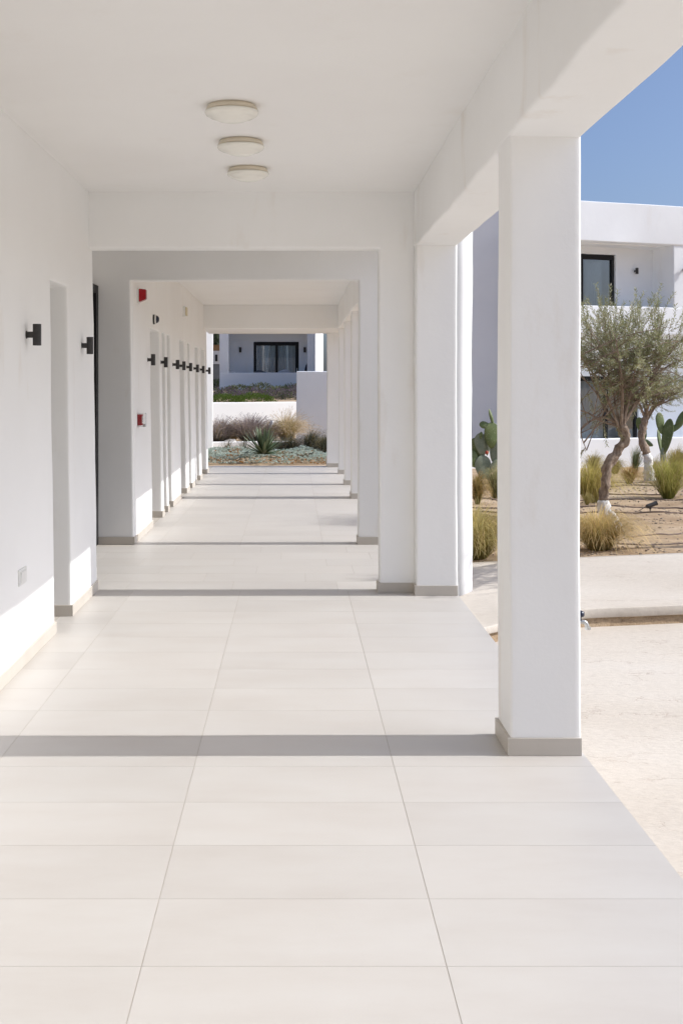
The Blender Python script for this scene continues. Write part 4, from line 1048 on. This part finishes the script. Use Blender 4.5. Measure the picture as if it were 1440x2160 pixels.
# ================================================================== FAR VILLA
fv = T('villa', 'white villa with shaded balcony and sliding door beyond the corridor end', 'building')
Yp = 48.0
def X(px, Y): return (px - 620) * Y / F
def Z(py, Y): return H - (py - 817) * Y / F
FX = dict(step=1.0, bev=.03, amp=2.0)
slab('parapet', 'y', X(463, Yp), 3.2, .9, Z(786, Yp), Yp, Yp + .25, Mv, fv, **FX)
slab('kerb', 'y', -6.5, 3.0, .9, Z(824.5, Yp) + .02, Yp - .35, Yp - .02, M['slabedge'], fv, **FX)
slab('pillar', 'y', X(463, Yp), X(482, Yp), .9, 5.2, Yp + .01, Yp + 2.6, Mv, fv, **FX)
slab('pillar', 'y', X(648, Yp), X(663, Yp), .9, 5.2, Yp + .01, Yp + 2.6, Mv, fv, **FX)
slab('roof_band', 'y', X(463, Yp) - .02, X(663, Yp) + .02, 4.05, 5.3, Yp + .02, Yp + 3.4, Mv, fv, **FX)
Yb = 49.5; u0, u1, ztop = X(535, Yb), X(630, Yb), Z(721, Yb); zf = 1.30
slab('back_wall', 'y', X(463, Yp) + .1, X(663, Yp) - .1, .9, 4.3, Yb, Yb + .3, Mv, fv, holes=[(u0, u1, .9, ztop)], **FX)
slab('terrace_floor', 'y', X(463, Yp) + .1, X(663, Yp) - .1, .8, zf, Yp + .2, Yb + 3.5, Mv, fv, **FX)
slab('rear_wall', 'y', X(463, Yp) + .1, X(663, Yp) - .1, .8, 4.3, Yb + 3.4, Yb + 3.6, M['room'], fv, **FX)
# bright sun-facing wing at the right
bm = bmesh.new(); pts = [(X(665, 46.5), 46.5), (X(683, 46.5), 47.6), (X(683, 46.5), 49.5), (X(665, 46.5) - .15, 49.5)]
a = [bm.verts.new((x_, y_, .9)) for x_, y_ in pts]; b = [bm.verts.new((x_, y_, 5.0)) for x_, y_ in pts]
for i in range(4): bm.faces.new((a[i], a[(i + 1) % 4], b[(i + 1) % 4], b[i]))
bm.faces.new(b); bmesh.ops.recalc_face_normals(bm, faces=bm.faces[:]); obj('wing', bm, Mv, fv)
o = bpy.data.objects.new('sliding_door', None); link(o, fv); o['label'] = 'dark framed sliding door with pale draped curtains'
Yd = Yb + .08; fr = .11
boxobj('frame', (u0, u0 + fr, Yd, Yd + .1, zf, ztop), M['darkframe'], o); boxobj('frame', (u1 - fr * 1.3, u1, Yd, Yd + .1, zf, ztop), M['darkframe'], o)
boxobj('frame', (u0 + fr, u1 - fr * 1.3, Yd, Yd + .1, ztop - fr * 1.4, ztop), M['darkframe'], o); um = X(583.5, Yb)
boxobj('mullion', (um - .05, um + .05, Yd + .002, Yd + .098, zf, ztop - fr * 1.4), M['darkframe'], o)
boxobj('pane', (u0 + fr, um - .05, Yd + .04, Yd + .05, zf, ztop - fr * 1.4), M['glass'], o); boxobj('pane', (um + .05, u1 - fr * 1.3, Yd + .04, Yd + .05, zf, ztop - fr * 1.4), M['glass'], o)
boxobj('handle', (u1 - .09, u1 - .06, Yd - .03, Yd - .001, zf + .75, zf + 1.05), M['metal'], o)
def drape(u, w0, w1, z0, z1, y, sway):
    bm = bmesh.new(); rows = []
    for j in range(9):
        f = j / 8; w_ = w0 + (w1 - w0) * f; row = []
        for i in range(25):
            a = i / 24; row.append(bm.verts.new((u + (a - .5) * w_ + sway * f * f, y + .05 * math.sin(a * 30 + f), z0 + (z1 - z0) * f)))
        rows.append(row)
    for a, b in zip(rows, rows[1:]):
        for i in range(24): bm.faces.new((a[i], a[i + 1], b[i + 1], b[i]))
    obj('curtain', bm, M['curtain'], o, True)
drape(u0 + .32, .45, .30, zf, ztop, Yd + .16, -.05); drape(u0 + .85, .55, .5, zf, ztop, Yd + .22, .05); drape(um + .22, .35, .5, zf, ztop, Yd + .16, -.1); drape(um + .8, .8, .8, zf, ztop, Yd + .26, 0)
for px, lab in ((507, 'small black sconce left of the far sliding door'), (642.5, 'small black sconce right of the far sliding door')):
    t = T('wall_sconce', lab, 'wall lamp', (X(px, Yb), Yb, Z(738, Yb)), 'black sconces on the villas')
    bm = bmesh.new(); box(bm, -.04, .04, -.03, .03, -.04, .04, .004); obj('wall_plate', bm, M['black'], t)
    bm = bmesh.new(); lathe(bm, [(0, .11), (.05, .11), (.05, -.11), (0, -.11)], 16, (0, -.075, 0)); obj('lamp_body', bm, M['black'], t)
zc = Z(782.5, 49) - .83
chair('grey shell chair at the left end of the far balcony', (X(489, 48.72), 48.72, zf), R(180), M['chairwhite'], (Z(782, 48.72) - zf) / .83)
chair('black shell chair before the left pane of the far sliding door', (X(552, 48.72), 48.72, zf), R(160), M['chair'], (Z(780.5, 48.72) - zf) / .83)
chair('white shell chair before the right pane of the far sliding door', (X(598, 48.72), 48.72, zf), R(195), M['chairwhite'], (Z(779.5, 48.72) - zf) / .83)
t = T('folded_parasol', 'folded navy parasol at the right end of the far balcony', 'parasol', (X(647, 48.72), 48.72, zf))
bm = bmesh.new(); lathe(bm, [(0.03, .45), (.17, .5), (.13, .8), (.05, 1.15), (0, 1.22)], 14); obj('canopy', bm, M['umbrella'], t, True)
bm = bmesh.new(); tube(bm, [(0, 0, .02), (0, 0, 1.25)], .02, 8); obj('pole', bm, M['metal'], t)
bm = bmesh.new(); lathe(bm, [(0, 0), (.22, 0), (.22, .04), (.04, .06), (0, .06)], 20); obj('base', bm, M['chair'], t)

# hillside house and trees in the slot at the far left
fh = T('hillside_house', 'distant white house with grey ground floor seen in the left slot', 'building')
Yh = 78.0
boxobj('wall', (X(440, Yh), X(466, Yh), Yh, Yh + 4, Z(768, Yh), Z(740, Yh)), M['farwall'], fh); boxobj('lower_wall', (X(440, Yh), X(466, Yh), Yh + .05, Yh + 4, -.5, Z(768.5, Yh)), M['fargrey'], fh)
boxobj('timber_screen', (X(440, Yh), X(466, Yh), Yh + .3, Yh + 3, Z(740, Yh) + .01, Z(727, Yh)), M['farbrown'], fh)
boxobj('window', (X(454, Yh), X(459, Yh), Yh - .03, Yh + .02, Z(762, Yh), Z(748, Yh)), M['darkframe'], fh)
def ftree(label, x_, y_, z0, h, r, seed):
    rg = random.Random(seed); t = T('background_tree', label, 'tree', (x_, y_, z0), 'trees behind the far villa'); lm = LeafMesh()
    for i in range(1500):
        d = rdir(rg) * (rg.random() ** .4); q_ = Vector((d.x * r, d.y * r, h * .62 + d.z * h * .38))
        lm.leaf(q_, rdir(rg), rdir(rg), .35, .12, vary(rg, (0.05, 0.065, 0.035), .4))
    bm = bmesh.new(); tube(bm, [(0, 0, -1), (.1, 0, h * .4), (0, .1, h * .7)], [.2, .14, .06], 8); obj('trunk', bm, M['bark'], t); lm.build('crown', M['leaf'], t)
ftree('dark tree above the distant hillside house', X(457, 86), 86, -.5, 7.2, 1.8, 3)
bush('low_shrub', 'dark green shrub at the foot of the far villa corner', 'shrub', P(457, 826, 52), (.35, .3, .5), 500, (0.05, 0.07, 0.03), 33, None, .1)

# top-level placement of world-space meshes under located Empties is local already
